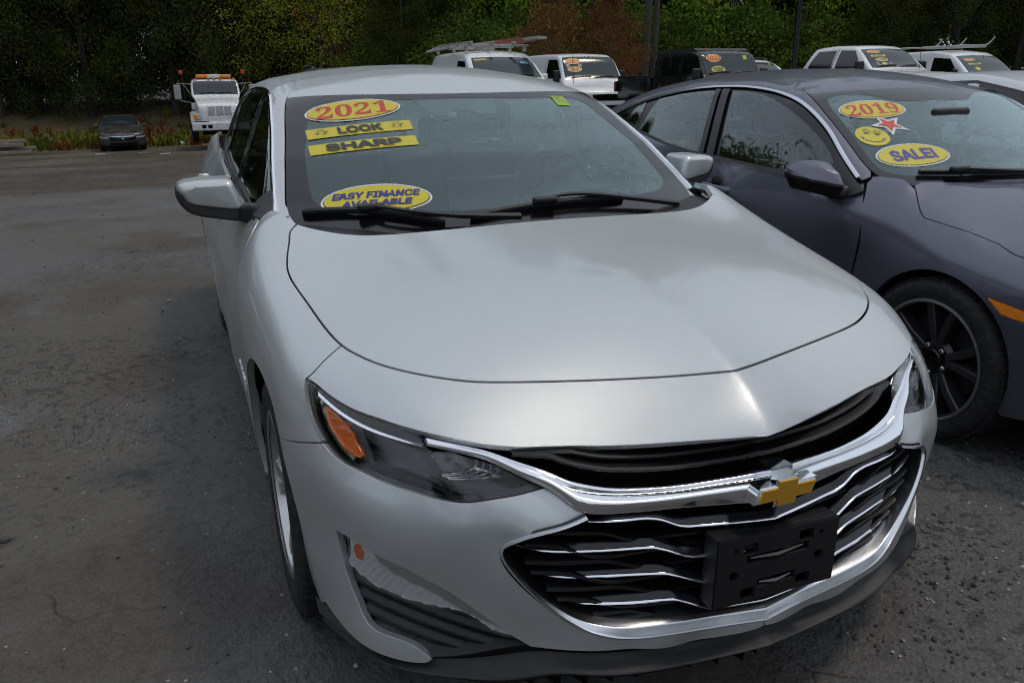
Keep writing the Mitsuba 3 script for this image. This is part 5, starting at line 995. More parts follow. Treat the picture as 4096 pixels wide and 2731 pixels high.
stick(spJ, xf, 'small oval yellow 2022 sticker on the black pickup windscreen', 'stickers on the row behind', -.40, 1.69, year_small('2022'))
stick(spJ, xf, 'small oval EASY FINANCE AVAILABLE sticker on the black pickup windscreen', 'stickers on the row behind', -.34, 1.45, oval_small(EF, col='sign_navy'))
stick(spJ, xf, 'small yellow SOLD paper low on the black pickup windscreen', 'stickers on the row behind', .28, 1.375, [('face', shapely.box(-.11, -.03, .11, .03), 'sign_yellow'), ('lettering', text_poly('SOLD', .035), 'sign_red')])
stick(spJ, xf, 'lime green tag at the top corner of the black pickup windscreen', 'stickers on the row behind', .44, 1.70, [('face', shapely.box(-.05, -.05, .05, .05), 'sign_lime')])
# white cargo van without rack
spE = Spec(5.5, 2.0, [(0, .80), (.05, 1.02), (.25, 1.14), (.8, 1.24), (1.08, 1.33), (1.62, 1.97), (1.95, 2.06), (3, 2.09), (5.2, 2.07), (5.5, 1.90)], [(.3, .94), (.7, .985), (1.2, .975), (1.5, .93), (2.05, .80)], .3, .05, .14, .04, .08, .16, ((.95, .36), (4.4, .36)))
v, xf = vehicle('white_van', 'plain white cargo van with black mirrors and a yellow 2020 sticker', 'van', GP, (10.29, 19.34, -.04), -.03, spE, 'white_paint', [(-.83, 1.38), (.83, 1.38), (.73, 1.95), (-.73, 1.95)], [('front_window', [(1.28, 1.40), (1.78, 1.90), (2.40, 1.91), (2.40, 1.38)], None)])
vmirror(v, 1.42, 1.45, .93, s=(.2, .12, .32)); vwipers(v, spE, 1.40, .9)
for m, nm in ((-1, 'headlamp'), (1, 'headlamp')): face(spE, v, nm, rect(*sorted((m * .58, m * .90)), .80, .98), 'frosted', .006)
face(spE, v, 'grille', rect(-.55, .55, .80, .97), 'gloss_black', .005); face(spE, v, 'bumper', rect(-.95, .95, .42, .70), 'black_plastic', .02, .03)
band(spE, v, 'door_seam', [(2.50, .5), (2.52, .5), (2.52, 1.95), (2.50, 1.95)], 'grey_plastic', .003); band(spE, v, 'panel_seam', [(3.6, 1.3), (3.62, 1.3), (3.62, 1.85), (3.60, 1.85)], 'grey_plastic', .003)
obj('antenna', tube([(-.72, .95, 1.24), (-.70, 1.05, 2.0)], .008, 5), 'black_plastic', v)
gs = 'stickers on the row behind'
stick(spE, xf, 'small oval yellow 2020 sticker on the plain white van windscreen', gs, -.50, 1.85, year_small('2020', .46, .20))
for a, w_ in ((-.68, 'left'), (-.32, 'right')): stick(spE, xf, f'small red star on the plain white van windscreen, {w_} one of two', gs, a, 1.735, [('border', star(.085), 'sign_white'), ('face', star(.055), 'sign_red')])
stick(spE, xf, 'small oval EASY FINANCE sticker under two stars on the plain white van', gs, -.50, 1.63, oval_small(EF, .44, .17))
# white van with a ladder on its roof
spR = Spec(4.7, 1.8, [(0, .75), (.06, .95), (.3, 1.08), (.9, 1.20), (1.05, 1.28), (1.60, 1.66), (1.95, 1.82), (2.5, 1.87), (4.4, 1.84), (4.7, 1.66)], [(.3, .86), (.7, .90), (1.1, .89), (1.3, .86), (1.85, .73)], .28, .05, .16, .05, .08, .16, ((.85, .33), (3.7, .33)))
v, xf = vehicle('white_van', 'white van carrying a ladder rack, blue tag on its windscreen', 'van', GP, (6.03, 15.22, .12), -.02, spR, 'white_paint', [(-.74, 1.27), (.74, 1.27), (.65, 1.68), (-.65, 1.68)], [('front_window', [(1.45, 1.28), (1.80, 1.62), (2.30, 1.64), (2.30, 1.28)], None)])
VRX = xf
vmirror(v, 1.42, 1.25, .88, 'white_paint'); vwipers(v, spR, 1.29, .8)
stick(spR, xf, 'yellow paper tag at the corner of the ladder van windscreen', gs, -.50, 1.645, [('face', shapely.box(-.15, -.028, .15, .028), 'sign_yellow')])
stick(spR, xf, 'light blue tag on the ladder van windscreen', gs, .50, 1.58, [('face', shapely.box(-.09, -.04, .09, .04), 'sign_cyan')])
rk = thing('roof_rack', 'white metal ladder rack on the roof of the white ladder van', 'rack', xf)
for x in (-.62, -.1, .42): obj('rail', box(.06, 2.6, .06, (x, 3.1, 2.02), .01), 'aluminium', rk)
for y in (1.95, 2.9, 4.2): obj('crossbar', box(1.6, .07, .05, (0, y, 1.965), .01), 'aluminium', rk)
for x in (-.7, .7):
    for y in (1.95, 2.9, 4.2): obj('foot', box(.06, .08, .14, (x, y, 1.90)), 'aluminium', rk)
obj('side_arm', tube([(-.70, 4.4, 1.98), (-.95, 4.35, 1.88), (-.95, 2.2, 1.92)], .025, 6), 'aluminium', rk)
ld = thing('ladder', 'faded red extension ladder lying on the roof rack of the white van', 'ladder', xf)
la, lb = A([-.10, 3.6, 1.99]), A([.72, 1.75, 2.09])
dv_ = (lb - la) / np.linalg.norm(lb - la); sd = np.cross(dv_, [0, 0, 1]); sd /= np.linalg.norm(sd); upv = np.cross(sd, dv_)
for s_ in (-1, 1): obj('stile', sweep(A([la + sd * s_ * .19, lb + sd * s_ * .19]), [(-.015, -.045), (.015, -.045), (.015, .045), (-.015, .045)], upv), 'ladder_red', ld)
for k in range(9): p = la + (lb - la) * (k + .5) / 9; obj('rung', tube([p - sd * .19, p + sd * .19], .018, 6), 'aluminium', ld)
obj('ladder_top', sweep(A([lb, lb + dv_ * .42]), [(-.16, -.03), (.16, -.03), (.16, .03), (-.16, .03)], upv), 'aluminium', ld)
# white sport utility
spS = Spec(4.4, 1.8, [(0, .72), (.08, .90), (.4, 1.0), (1.0, 1.08), (1.2, 1.16), (1.85, 1.54), (2.2, 1.63), (2.9, 1.65), (3.8, 1.60), (4.2, 1.40), (4.4, 1.05)], [(.3, .84), (.65, .90), (1.0, .88), (1.2, .84), (1.62, .62)], .25, .05, .2, .1, .08, .18, ((.85, .34), (3.45, .34)))
v, xf = vehicle('white_sport_utility', 'white sport utility with roof rails and a 2018 sticker, behind the pole', 'car', GP, (15.6, 18.4, .20), -.06, spS, 'white_paint', [(-.66, 1.15), (.66, 1.15), (.54, 1.53), (-.54, 1.53)], [('front_window', [(1.55, 1.14), (2.0, 1.50), (2.55, 1.53), (2.55, 1.12)], None), ('rear_window', [(2.65, 1.12), (2.65, 1.53), (3.5, 1.48), (3.6, 1.2)], None)])
for m in (-1, 1): obj('roof_rail', tube(spl([(m * .58, 2.1, 1.60), (m * .60, 2.3, 1.68), (m * .60, 3.3, 1.68), (m * .58, 3.6, 1.60)], 14), .022, 6), 'gloss_black', v)
vmirror(v, 1.55, 1.13, .86, 'white_paint')
stick(spS, xf, 'small oval yellow 2018 sticker on the white sport utility', gs, -.36, 1.455, year_small('2018', .40, .18)); stick(spS, xf, 'small oval EASY FINANCE sticker on the white sport utility', gs, -.22, 1.27, oval_small(EF, .40, .19, 'sign_blue'))
stick(spS, xf, 'lime tag on the white sport utility windscreen', gs, .42, 1.49, [('face', shapely.box(-.05, -.03, .05, .03), 'sign_lime')])
# white crew cab pickup
spP = Spec(5.8, 1.95, [(0, .95), (.06, 1.12), (.4, 1.24), (1.5, 1.32), (1.7, 1.38), (2.3, 1.82), (2.6, 1.93), (3.2, 1.95), (3.9, 1.90), (4.15, 1.50), (4.25, 1.38), (5.6, 1.38), (5.8, 1.2)], [(.4, .92), (.9, .975), (1.3, .95), (1.9, .72)], .4, .05, .12, .03, .07, .14, ((.95, .40), (4.7, .40)))
v, xf = vehicle('white_pickup', 'white crew cab pickup with a column of stickers headed 2017', 'pickup truck', GP, (16.25, 13.54, .15), .0, spP, 'white_paint', [(-.80, 1.38), (.80, 1.38), (.68, 1.82), (-.68, 1.82)], [('front_window', [(2.05, 1.37), (2.45, 1.80), (2.95, 1.82), (2.95, 1.37)], None), ('rear_window', [(3.1, 1.37), (3.1, 1.82), (3.75, 1.80), (3.95, 1.45), (3.95, 1.37)], None)])
vmirror(v, 2.0, 1.43, .93, s=(.24, .12, .22)); vwipers(v, spP, 1.40, .9)
obj('antenna', tube([(.55, 1.6, 1.33), (.55, 1.65, 2.2)], .007, 5), 'black_plastic', v); band(spP, v, 'door_seam', [(3.02, .6), (3.04, .6), (3.04, 1.85), (3.02, 1.85)], 'grey_plastic', .003)
stick(spP, xf, 'small oval yellow 2017 sticker on the white crew cab pickup', gs, -.43, 1.765, year_small('2017', .42, .13))
stick(spP, xf, 'yellow SHARP strip on the white crew cab pickup', gs, -.38, 1.665, strip_layers('SHARP', .46, .07, False, False))
stick(spP, xf, 'small oval sticker under the SHARP strip of the white pickup', gs, -.36, 1.57, oval_small(EF, .40, .13, 'sign_navy'))
stick(spP, xf, 'small smiling face between two stars on the white pickup', gs, -.36, 1.46, smiley(.075)[:2])
for a, w_ in ((-.56, 'left'), (-.16, 'right')): stick(spP, xf, f'white star {w_} of the small smiling face on the white pickup', gs, a, 1.46, [('border', star(.075).difference(star(.05)), 'sign_white')])
# white van with side rails
spV = Spec(4.75, 1.83, [(0, .75), (.06, .95), (.3, 1.05), (.85, 1.18), (1.0, 1.26), (1.62, 1.68), (2.0, 1.84), (2.6, 1.90), (4.4, 1.88), (4.75, 1.66)], [(.3, .88), (.7, .915), (1.1, .90), (1.3, .87), (1.9, .74)], .28, .05, .16, .05, .08, .16, ((.85, .33), (3.9, .33)))
v, xf = vehicle('white_van', 'white van with curved roof rack arms and a 2019 sticker', 'van', GP, (21.5, 15.9, .15), -.10, spV, 'white_paint', [(-.76, 1.25), (.76, 1.25), (.66, 1.70), (-.66, 1.70)], [('front_window', [(1.40, 1.26), (1.80, 1.64), (2.45, 1.68), (2.45, 1.26)], None)])
vmirror(v, 1.40, 1.25, .88); stick(spV, xf, 'small oval yellow 2019 sticker on the white van with rack arms', gs, -.40, 1.60, year_small('2019', .40, .15)); stick(spV, xf, 'yellow strip on the white van with rack arms', gs, -.34, 1.48, strip_layers('LOOK', .44, .07, False, False)); stick(spV, xf, 'small smiling face on the white van with rack arms', gs, -.38, 1.34, smiley(.085)[:2])
rk = thing('roof_rack', 'pale metal rack with upturned arms on the roof of a white van', 'rack', xf)
for x in (-.55, .55): obj('rail', tube([(x, 1.9, 1.98), (x, 4.3, 2.0)], .025, 6), 'aluminium', rk)
for y in (2.1, 3.2, 4.2): obj('crossbar', sweep(spl([(-.72, y, 1.98), (0, y, 2.02), (.65, y, 2.02), (.85, y, 2.08), (1.0, y - .05, 2.28)], 20), circ(.03, 6, .02), (0, 1, 0)), 'aluminium', rk)
# silver sport utility at the edge
v, xf = vehicle('silver_sport_utility', 'silver sport utility cut by the right edge of the photo', 'car', GP, (21.2, 10.7, .22), 0, spS, 'pale_silver_paint', [(-.66, 1.15), (.66, 1.15), (.54, 1.53), (-.54, 1.53)], [('front_window', [(1.55, 1.14), (2.0, 1.50), (2.55, 1.53), (2.55, 1.12)], None), ('rear_window', [(2.65, 1.12), (2.65, 1.53), (3.5, 1.48), (3.6, 1.2)], None)])
for m in (-1, 1): obj('roof_rail', tube(spl([(m * .58, 2.1, 1.60), (m * .60, 2.3, 1.68), (m * .60, 3.3, 1.68), (m * .58, 3.6, 1.60)], 14), .022, 6), 'gloss_black', v)
# silver sedan behind the slate one
spN = Spec(4.8, 1.82, [(0, .62), (.08, .72), (.5, .86), (1.1, .95), (1.3, .99), (1.9, 1.27), (2.2, 1.37), (2.7, 1.425), (3.2, 1.40), (3.7, 1.27), (4.3, 1.06), (4.7, 1.02), (4.8, .9)], [(.25, .84), (.6, .905), (.9, .89), (1.0, .84), (1.4, .60)], .22, .05, .25, .1, .07, .2, ((.95, .33), (3.7, .33)))
v, xf = vehicle('pale_silver_sedan', 'pale silver sedan standing behind the slate sedan, dark side windows', 'car', GP, (5.42, 1.15, -.03), 0, spN, 'pale_silver_paint', [(-.68, 1.02), (.68, 1.02), (.56, 1.32), (-.56, 1.32)], [('front_window', [(1.62, .97), (2.1, 1.27), (2.45, 1.33), (2.45, .96)], None), ('rear_window', [(2.56, .96), (2.56, 1.35), (3.2, 1.31), (3.6, 1.10), (3.55, .99)], None)])
vmirror(v, 1.7, 1.0, .88, 'pale_silver_paint', (.2, .1, .14))
band(spN, v, 'window_trim', [(1.5, .96), (2.05, 1.275), (2.5, 1.355), (3.15, 1.33), (3.65, 1.09), (3.72, 1.06), (3.66, 1.05), (3.2, 1.30), (2.5, 1.335), (2.1, 1.26), (1.58, .95)], 'gloss_black', .002)
# grey sport utility, only its roof shows above the silver sedan
v, xf = vehicle('grey_sport_utility', 'grey sport utility whose roof shows above the silver sedan roof', 'car', GP, (2.55, 15.0, -.02), 0, spS, 'grey_paint', [(-.66, 1.15), (.66, 1.15), (.54, 1.53), (-.54, 1.53)], [('front_window', [(1.55, 1.14), (2.0, 1.50), (2.55, 1.53), (2.55, 1.12)], None)])
for m in (-1, 1): obj('roof_rail', tube(spl([(m * .58, 2.1, 1.60), (m * .60, 2.3, 1.68), (m * .60, 3.3, 1.68), (m * .58, 3.6, 1.60)], 14), .022, 6), 'gloss_black', v)
obj('antenna', tube([(-.2, 3.6, 1.60), (-.2, 3.65, 1.74)], .012, 5), 'black_plastic', v)
# charcoal sedan far off on the left
v, xf = vehicle('charcoal_sedan', 'charcoal sedan parked far off at the foot of the weedy bank', 'car', None, (-2.80, 37.4, -1.40), .06, spN, 'charcoal_paint', [(-.68, 1.02), (.68, 1.02), (.56, 1.34), (-.56, 1.34)], [('front_window', [(1.62, .97), (2.1, 1.27), (2.45, 1.33), (2.45, .96)], None)], glass='teal_window')
vmirror(v, 1.7, 1.0, .88, 'charcoal_paint', (.2, .1, .14))
face(spN, v, 'grille', [(-.45, .46), (.45, .46), (.52, .60), (-.52, .60)], 'gloss_black', .006); face(spN, v, 'lower_grille', [(-.55, .28), (.55, .28), (.5, .40), (-.5, .40)], 'gloss_black', .006); face(spN, v, 'chrome_bar', [(-.50, .615), (.50, .615), (.50, .64), (-.50, .64)], 'satin_chrome', .01)
face(spN, v, 'bumper_lip', [(-.85, .255), (.85, .255), (.80, .285), (-.80, .285)], 'satin_chrome', .012)
for m in (-1, 1): face(spN, v, 'headlamp', [(m * .52, .56), (m * .86, .58), (m * .86, .64), (m * .52, .62)], 'frosted', .006)
obj('badge', cat(tube([(-.05, -.03, .58), (-.03, -.03, .50)], .012, 5), tube([(.05, -.03, .58), (.03, -.03, .50)], .012, 5), tube([(-.04, -.03, .54), (.04, -.03, .54)], .012, 5)), 'satin_chrome', v)
# tow truck
spT = Spec(6.2, 2.15, [(0, 1.15), (.12, 1.40), (.5, 1.52), (1.35, 1.66), (1.6, 1.74), (2.0, 2.22), (2.2, 2.32), (3.0, 2.36), (3.4, 2.30), (3.5, 1.3), (6.2, 1.2)], [(.5, .80), (1.0, .82), (1.5, .82), (1.75, .92), (2.3, .86)], .62, .03, .10, .02, .10, .14, ((1.0, .46), (5.0, .46)))
v, xf = vehicle('tow_truck', 'white tow truck with an amber light bar on its roof', 'truck', None, (.90, 33.0, -.88), -.02, spT, 'white_paint', [(-.80, 1.76), (.80, 1.76), (.77, 2.25), (-.77, 2.25)], [('side_window', [(1.95, 1.75), (2.2, 2.15), (2.9, 2.15), (2.9, 1.75)], None)])
vwipers(v, spT, 1.80, .8)
gk = face(spT, v, 'grille', [(-.45, 1.0), (.45, 1.0), (.48, 1.36), (-.48, 1.36)], 'white_paint', .01)
for k in range(9): face(spT, v, 'grille_slot', rect(-.43, .43, 1.02 + k * .037, 1.037 + k * .037), 'gloss_black', .016)
for x in (-.15, .15): face(spT, v, 'grille_post', rect(x - .012, x + .012, 1.0, 1.36), 'white_paint', .02)
obj('bumper', box(2.1, .16, .30, (0, -.06, .62), .04), 'white_paint', v, smooth=40)
for x in (-.62, -.40): obj('bumper_opening', box(.16, .02, .12, (x, -.145, .62), .01), 'void', v)
for m in (-1, 1):
    hk = obj('headlamp', box(.34, .06, .20, (m * .78, .08, .98), .03), 'frosted', v, smooth=40); obj('turn_lamp', box(.14, .07, .19, (m * .88, .075, .98), .03), 'amber_lens', hk)
    fd = hull([(m * x, y, z) for x, y, z in ((.62, .12, 1.10), (1.06, .18, 1.06), (1.08, 1.6, 1.08), (.6, 1.6, 1.2), (1.06, .14, .72), (.62, .12, .72), (1.06, .45, .80), (.6, .5, .8), (1.08, 1.62, .9), (1.0, .55, 1.16), (1.0, 1.3, 1.16))]); obj('wing', fd, 'white_paint', v, smooth=50)
    mk = obj('mirror', box(.26, .08, .55, (m * 1.42, 1.85, 1.86), .03), 'aluminium', v, smooth=40)
    obj('mirror_bracket', cat(tube([(m * .90, 1.95, 2.15), (m * 1.40, 1.88, 2.20), (m * 1.40, 1.88, 1.55), (m * .92, 1.85, 1.45)], .018, 5), tube([(m * .90, 1.95, 1.72), (m * 1.18, 1.9, 2.16)], .014, 5)), 'aluminium', mk)
    obj('beacon', box(.16, .12, .16, (m * 1.22, 3.6, 2.62), .02), 'red_orange', v, smooth=40); obj('beacon_post', tube([(m * 1.15, 3.7, 1.3), (m * 1.2, 3.65, 2.55)], .03, 6), 'black_plastic', v)
plast('red_orange', (.75, .13, .03), .2)
lb_ = obj('light_bar', box(1.35, .28, .13, (0, 2.55, 2.46), .04), 'amber_lens', v, smooth=40); obj('light_bar_middle', box(.48, .30, .14, (0, 2.55, 2.46), .03), 'sign_white', lb_, smooth=40)
for x in (-.72, -.22, 0, .22, .72): obj('cab_lamp', box(.12, .06, .05, (x, 2.12, 2.33), .015), 'amber_lens', v)
obj('trim_line', box(1.9, .03, .03, (0, .03, .80)), 'sign_navy', v)
obj('tow_boom', cat(box(1.9, 2.4, .25, (0, 4.9, 1.25), .03), box(.2, 1.6, .2, (0, 4.4, 1.9), .03)), 'white_paint', v)
# ---------------------------------------------------------------- ground
def sig(x): return 1 / (1 + np.exp(-x))
def G(x, y):
    x, y = np.asarray(x, float), np.asarray(y, float)
    fall = -.049 * np.logaddexp(0, (y - 9) / 1.5) * 1.5 * sig((7.5 - x) / 1.6)
    bank = 2.6 * sig((y - 45.5 + .02 * x) / 1.6) * sig((9 - x) / 2.5) + .10 * sig((y - 8) / 2) * sig((x - 4) / 2)
    return fall + bank
def ground_mesh(xs, ys, amp):
    X, Y = np.meshgrid(xs, ys, indexing='ij'); P = np.stack([X.ravel(), Y.ravel(), G(X, Y).ravel()], 1)
    q = P * [1, 1, 0]
    d = amp * ((meshkit.fbm(q * 9, 4, 5) - .5) * .016 + (meshkit.fbm(q * 1.1, 3, 8) - .5) * .03)
    P[:, 2] += d - amp * .004
    n, m = len(xs), len(ys); i, j = np.meshgrid(np.arange(n - 1), np.arange(m - 1), indexing='ij'); a = i * m + j
    return trimesh.Trimesh(P, np.vstack([np.stack([a, a + m, a + m + 1], -1).reshape(-1, 3), np.stack([a, a + m + 1, a + 1], -1).reshape(-1, 3)]), process=False)
def axis(*segs):
    out = []
    for a, b, s in segs: out.append(np.arange(a, b, s))
    return np.concatenate(out + [[segs[-1][1]]])
def asphalt(p, n, uv):
    x, y = p.x, p.y
    big = FB(x * .5 + 3, y * .5, 1.7, 4); mid = FB(x * 2.1, y * 2.1 + 9, 4.1, 4)
    c = MX((.080, .075, .067), (.088, .085, .082), SS(.38, .62, big))
    c = MX(c, (.115, .115, .114), SS(.56, .74, mid) * SS(.46, .60, FB(x * 1.1, y * 1.1, 8.0, 3)) * .6)
    c = MX(c, (.058, .049, .040), SS(.52, .72, FB(x * 1.6 + 20, y * 1.6, 3.3, 3)) * .7)
    a1, a2, ar = mikit.voronoi(x * 75, y * 75); b1, b2, br = mikit.voronoi(x * 190, y * 190)
    agg = (.60 + .55 * ar * SS(.0, .22, a2 - a1) + .5 * br * br)
    grit = SS(.52, .66, FB(x * .8 + 7, y * .9 + 3, 5.2, 3))
    c = c * dr.lerp(.70 + .42 * agg * .55 + .25 * br, agg, grit)
    c = MX(c, (.32, .31, .29), SS(.993, .997, ar) * SS(.38, .30, a1) * .8)
    pit = SS(.60, .64, FB(x * 30, y * 38, 2.2, 3)); c = c * (1 - .45 * pit * (.35 + .65 * grit))
    wx, wy = x + .16 * (FB(x * 4, y * 4, 1.1, 3) - .5), y + .16 * (FB(x * 4, y * 4, 9.1, 3) - .5)
    k1, k2, kr = mikit.voronoi(wx * 1.9, wy * 1.9); crack = SS(.018, .004, k2 - k1) * SS(.54, .66, FB(x * 2.5, y * 2.5, 6.6, 2))
    c = c * (1 - .5 * crack)
    # loose brown gravel past the edge of the asphalt
    edge = 13.4 + .35 * x + 1.6 * (FB(x * .5, y * .5, 6.0, 3) - .5)
    g = SS(-.6, .9, y - edge) * SS(6.5, 4.0, x)
    gr = MX((.050, .040, .030), (.095, .083, .068), SS(.3, .7, FB(x * .45, y * .45, 2.0, 4))) * (.55 + .9 * N_(x * 14, y * 14, 1.0) * N_(x * 5, y * 5, 4.0) + .35 * ar)
    c = MX(c, gr, g)
    soil = MX((.110, .070, .042), (.12, .105, .05), FB(x * 1.2, y * 1.2, 7.0, 4))
    c = MX(c, soil, SS(38.5, 41.0, y + 1.5 * (FB(x * .8, y * .8, 3.0, 2) - .5)) * SS(12., 8., x))
    return c
def asph_bump(p, n, uv):
    k1, k2, kr = mikit.voronoi(p.x * 75, p.y * 75)
    return .0035 * SS(0, .3, k2 - k1) * kr + .005 * FB(p.x * 28, p.y * 28, 1.0, 4) + .0022 * SS(.55, .9, N_(p.x * 70, p.y * 70, 3.0)) + .0012 * N_(p.x * 210, p.y * 210, 2.0)
bs('asphalt', two({'type': 'bumpmap', 'arbitrary': mikit.proc(asph_bump, 2e-3), 'scale': 1.0, 'nested': {'type': 'principled', 'base_color': mikit.proc(asphalt), 'roughness': .78, 'specular': .35}}))
gx_ = axis((-160, -40, 8), (-40, -8, 1.0), (-8, -4.2, .12), (-4.2, 4.2, .03), (4.2, 10, .15), (10, 40, 1.5), (40, 160, 10)); gy_ = axis((-120, -12, 8), (-12, -2, .5), (-2, 4.5, .03), (4.5, 12, .10), (12, 60, .5), (60, 200, 8))
obj('ground', ground_mesh(gx_, gy_, 1.0), 'asphalt', smooth=True); tag('ground', kind='structure')
rng = np.random.default_rng(7)
def pebble(r, seed):
    m = trimesh.creation.icosphere(1, 1.0); v = np.asarray(m.vertices); v = v * (1 + .35 * (meshkit.noise(v * 1.7 + seed, seed)[:, None] - .5)) * [1, .8, .55]
    return v * r, np.asarray(m.faces)
def pebble_fn(p, n, uv): r_ = mikit.cell_rand(p.x * 22, p.y * 22, 3); return MX(MX((.05, .05, .052), (.12, .105, .09), r_), (.34, .32, .29), SS(.86, .93, mikit.cell_rand(p.x * 31, p.y * 31, 9)))
bs('pebbles', two({'type': 'diffuse', 'reflectance': mikit.proc(pebble_fn)}))
V_, F_, n_ = [], [], 0
pv = [pebble(1.0, s_) for s_ in range(6)]
def scatter(n, x0, x1, y0, y1, rmin, rmax, dens_=None):
    global n_
    k = 0
    while k < n:
        x, y = rng.uniform(x0, x1), rng.uniform(y0, y1)
        if dens_ is not None and meshkit.fbm(A([[x * .9, y * 1.6, dens_]]), 3)[0] < .53: k += .25; continue
        v, f = pv[rng.integers(6)]; a = rng.uniform(0, 6.3); r = rmin * (rmax / rmin) ** (rng.random() ** 2.2)
        c, s = math.cos(a), math.sin(a); w = np.stack([v[:, 0] * c - v[:, 1] * s, v[:, 0] * s + v[:, 1] * c, v[:, 2]], 1) * r
        V_.append(w + [x, y, float(G(x, y)) + r * .12]); F_.append(f + n_); n_ += len(v); k += 1
scatter(2600, -3.2, -.7, -.6, 3.5, .0025, .006, 2.0); scatter(350, -3.5, -.7, -.6, 5, .003, .010); scatter(2600, .4, 2.2, -.9, 1.2, .003, .009, 5.0); scatter(500, .3, 2.2, -.9, 1.0, .003, .011); scatter(120, -6, -1, 4, 14, .006, .014)
obj('gravel', trimesh.Trimesh(np.vstack(V_), np.vstack(F_), process=False), 'pebbles', smooth=False); tag('gravel', 'loose stones scattered over the asphalt', 'gravel', None, 'stuff')
pr('stone_dark', (.055, .05, .045), .8); pr('stone_pale', (.42, .41, .38), .7)
def px_ground(u, v):
    d = _f + _r * (u - 2048) / FPX - _u * (v - 1365.5) / FPX; t = -CAM[2] / d[2]; return CAM + d * t
for (x, y, r, mt, lb) in ((-1.69, 1.62, .022, 'stone_dark', 'dark stone alone on the asphalt left of the silver sedan front wheel'), (-2.75, 2.75, .022, 'stone_dark', 'dark stone on the asphalt at the left edge of the photo'), (-1.18, .35, .020, 'stone_dark', 'flat dark stone on the asphalt beside the silver sedan bumper corner'),
                          (.82, -.05, .014, 'stone_pale', 'white stone on the asphalt right of the silver sedan bumper'), (.40, -.20, .010, 'stone_pale', 'small pale stone on the asphalt in front of the air dam')):
    v, f = pebble(r, int(r * 1e4) + int(x * 7)); obj_k = obj('stone', trimesh.Trimesh(v + [x, y, r * .2 - .003], f, process=False), mt, smooth=False); tag(obj_k, lb, 'stone')
# weeds on the bank, lumber, litter
bs('weed_leaf', {'type': 'principledthin', 'base_color': mikit.proc(lambda p, n, uv: MX(MX((.20, .20, .03), (.09, .12, .025), N_(p.x * 1.6, p.y * 1.6, 1.0)), (.20, .08, .03), SS(.55, .7, N_(p.x * .9, p.y * .9, 6.0)))), 'roughness': .7, 'diff_trans': .5})
def tufts(n, xf, yf, h0, h1, per=7):
    vs, fs, k = [], [], 0
    for _ in range(n):
        x, y = xf(), yf(); z = float(G(x, y)); h = rng.uniform(h0, h1)
        for _ in range(per):
            a = rng.uniform(0, 6.3); w = .03 + .03 * rng.random(); l = h * rng.uniform(.5, 1.0); o = rng.uniform(-.12, .12, 2); d = A([math.cos(a), math.sin(a)]) * l * .5
            p = A([x + o[0], y + o[1], z - .02]); q = p + [d[0], d[1], l]; s = A([-math.sin(a), math.cos(a), 0]) * w
            vs += [p - s * .5, p + s * .5, q + s, q - s]; fs += [(k, k + 1, k + 2), (k, k + 2, k + 3)]; k += 4
    return trimesh.Trimesh(A(vs), A(fs), process=False)
obj('weeds', tufts(800, lambda: rng.uniform(-14, 6), lambda: 40.2 + abs(rng.normal(0, 2.2)), .12, .6), 'weed_leaf'); tag('weeds', 'yellowish and reddish weeds along the bank', 'weeds', None, 'stuff')
pr('old_wood', (.20, .17, .14), .8)
for k, (x, y, a, L) in enumerate(((-7.4, 38.3, .2, 2.2), (-7.2, 38.8, .1, 2.0), (-7.5, 38.5, -.1, 1.8), (-7.3, 38.6, .3, 1.6))):
    b = box(L, .18, .14, (0, 0, 0), .02); b.apply_transform(trimesh.transformations.rotation_matrix(a, [0, 0, 1])); b.apply_translation([x, y, float(G(x, y)) + .08 + .15 * k]); kk = obj('lumber', b, 'old_wood'); tag(kk, ('bottom', 'second', 'third', 'topmost')[k] + ' weathered timber of the heap at the left edge of the photo', 'timber', 'timbers of the heap')
for (x, y, z, r) in ((-.55, 40.8, .1, .22),):
    v, f = pebble(r, 4); kk = obj('rock', trimesh.Trimesh(v + [x, y, float(G(x, y)) + .05], f, process=False), 'stone_pale', smooth=False); tag(kk, 'pale rock on the bank between charcoal sedan and tow truck', 'rock')
for i_, (x, y) in enumerate(((-2.0, 33.5), (-1.2, 31.0), (-3.5, 34.0))):
    kk = obj('litter', box(.35, .12, .02, (x, y, float(G(x, y)) + .02), 0), 'sign_white' if i_ else 'old_wood'); tag(kk, ('brown scrap of wood on the gravel in front of the charcoal sedan', 'white scrap of litter on the gravel nearest the camera', 'white scrap of litter on the gravel left of the charcoal sedan')[i_], 'litter')
# ---------------------------------------------------------------- trees
def leaf_mat(name, a, b, c=None, s=.9):
    def fn(p, n, uv):
        t = FB(p.x * s, p.y * s, p.z * s, 3); col = MX(a, b, SS(.32, .68, t))
        if c is not None: col = MX(col, c, SS(.60, .75, N_(p.x * .7 + 5, p.y * .7, p.z * .7)) * .8)
        return col * (.82 + .36 * N_(p.x * 9, p.y * 9, p.z * 9))
    bs(name, {'type': 'principledthin', 'base_color': mikit.proc(fn), 'roughness': .65, 'diff_trans': .55, 'spec_trans': 0.0})
leaf_mat('cedar_leaf', (.044, .066, .020), (.072, .094, .025), (.080, .078, .022))
leaf_mat('maple_leaf', (.14, .24, .03), (.27, .38, .045), None, .6)
leaf_mat('dark_leaf', (.075, .12, .025), (.13, .19, .035))
leaf_mat('rust_leaf', (.16, .060, .034), (.24, .10, .05))
leaf_mat('bud_leaf', (.17, .21, .03), (.27, .29, .04), (.34, .13, .03), .5)
pr('bark', mikit.proc(lambda p, n, uv: MX((.035, .030, .025), (.065, .055, .046), FB(p.x * 6, p.y * 6, p.z * 1.5, 3))), .9)
pr('dead_twig', (.10, .075, .06), .9)
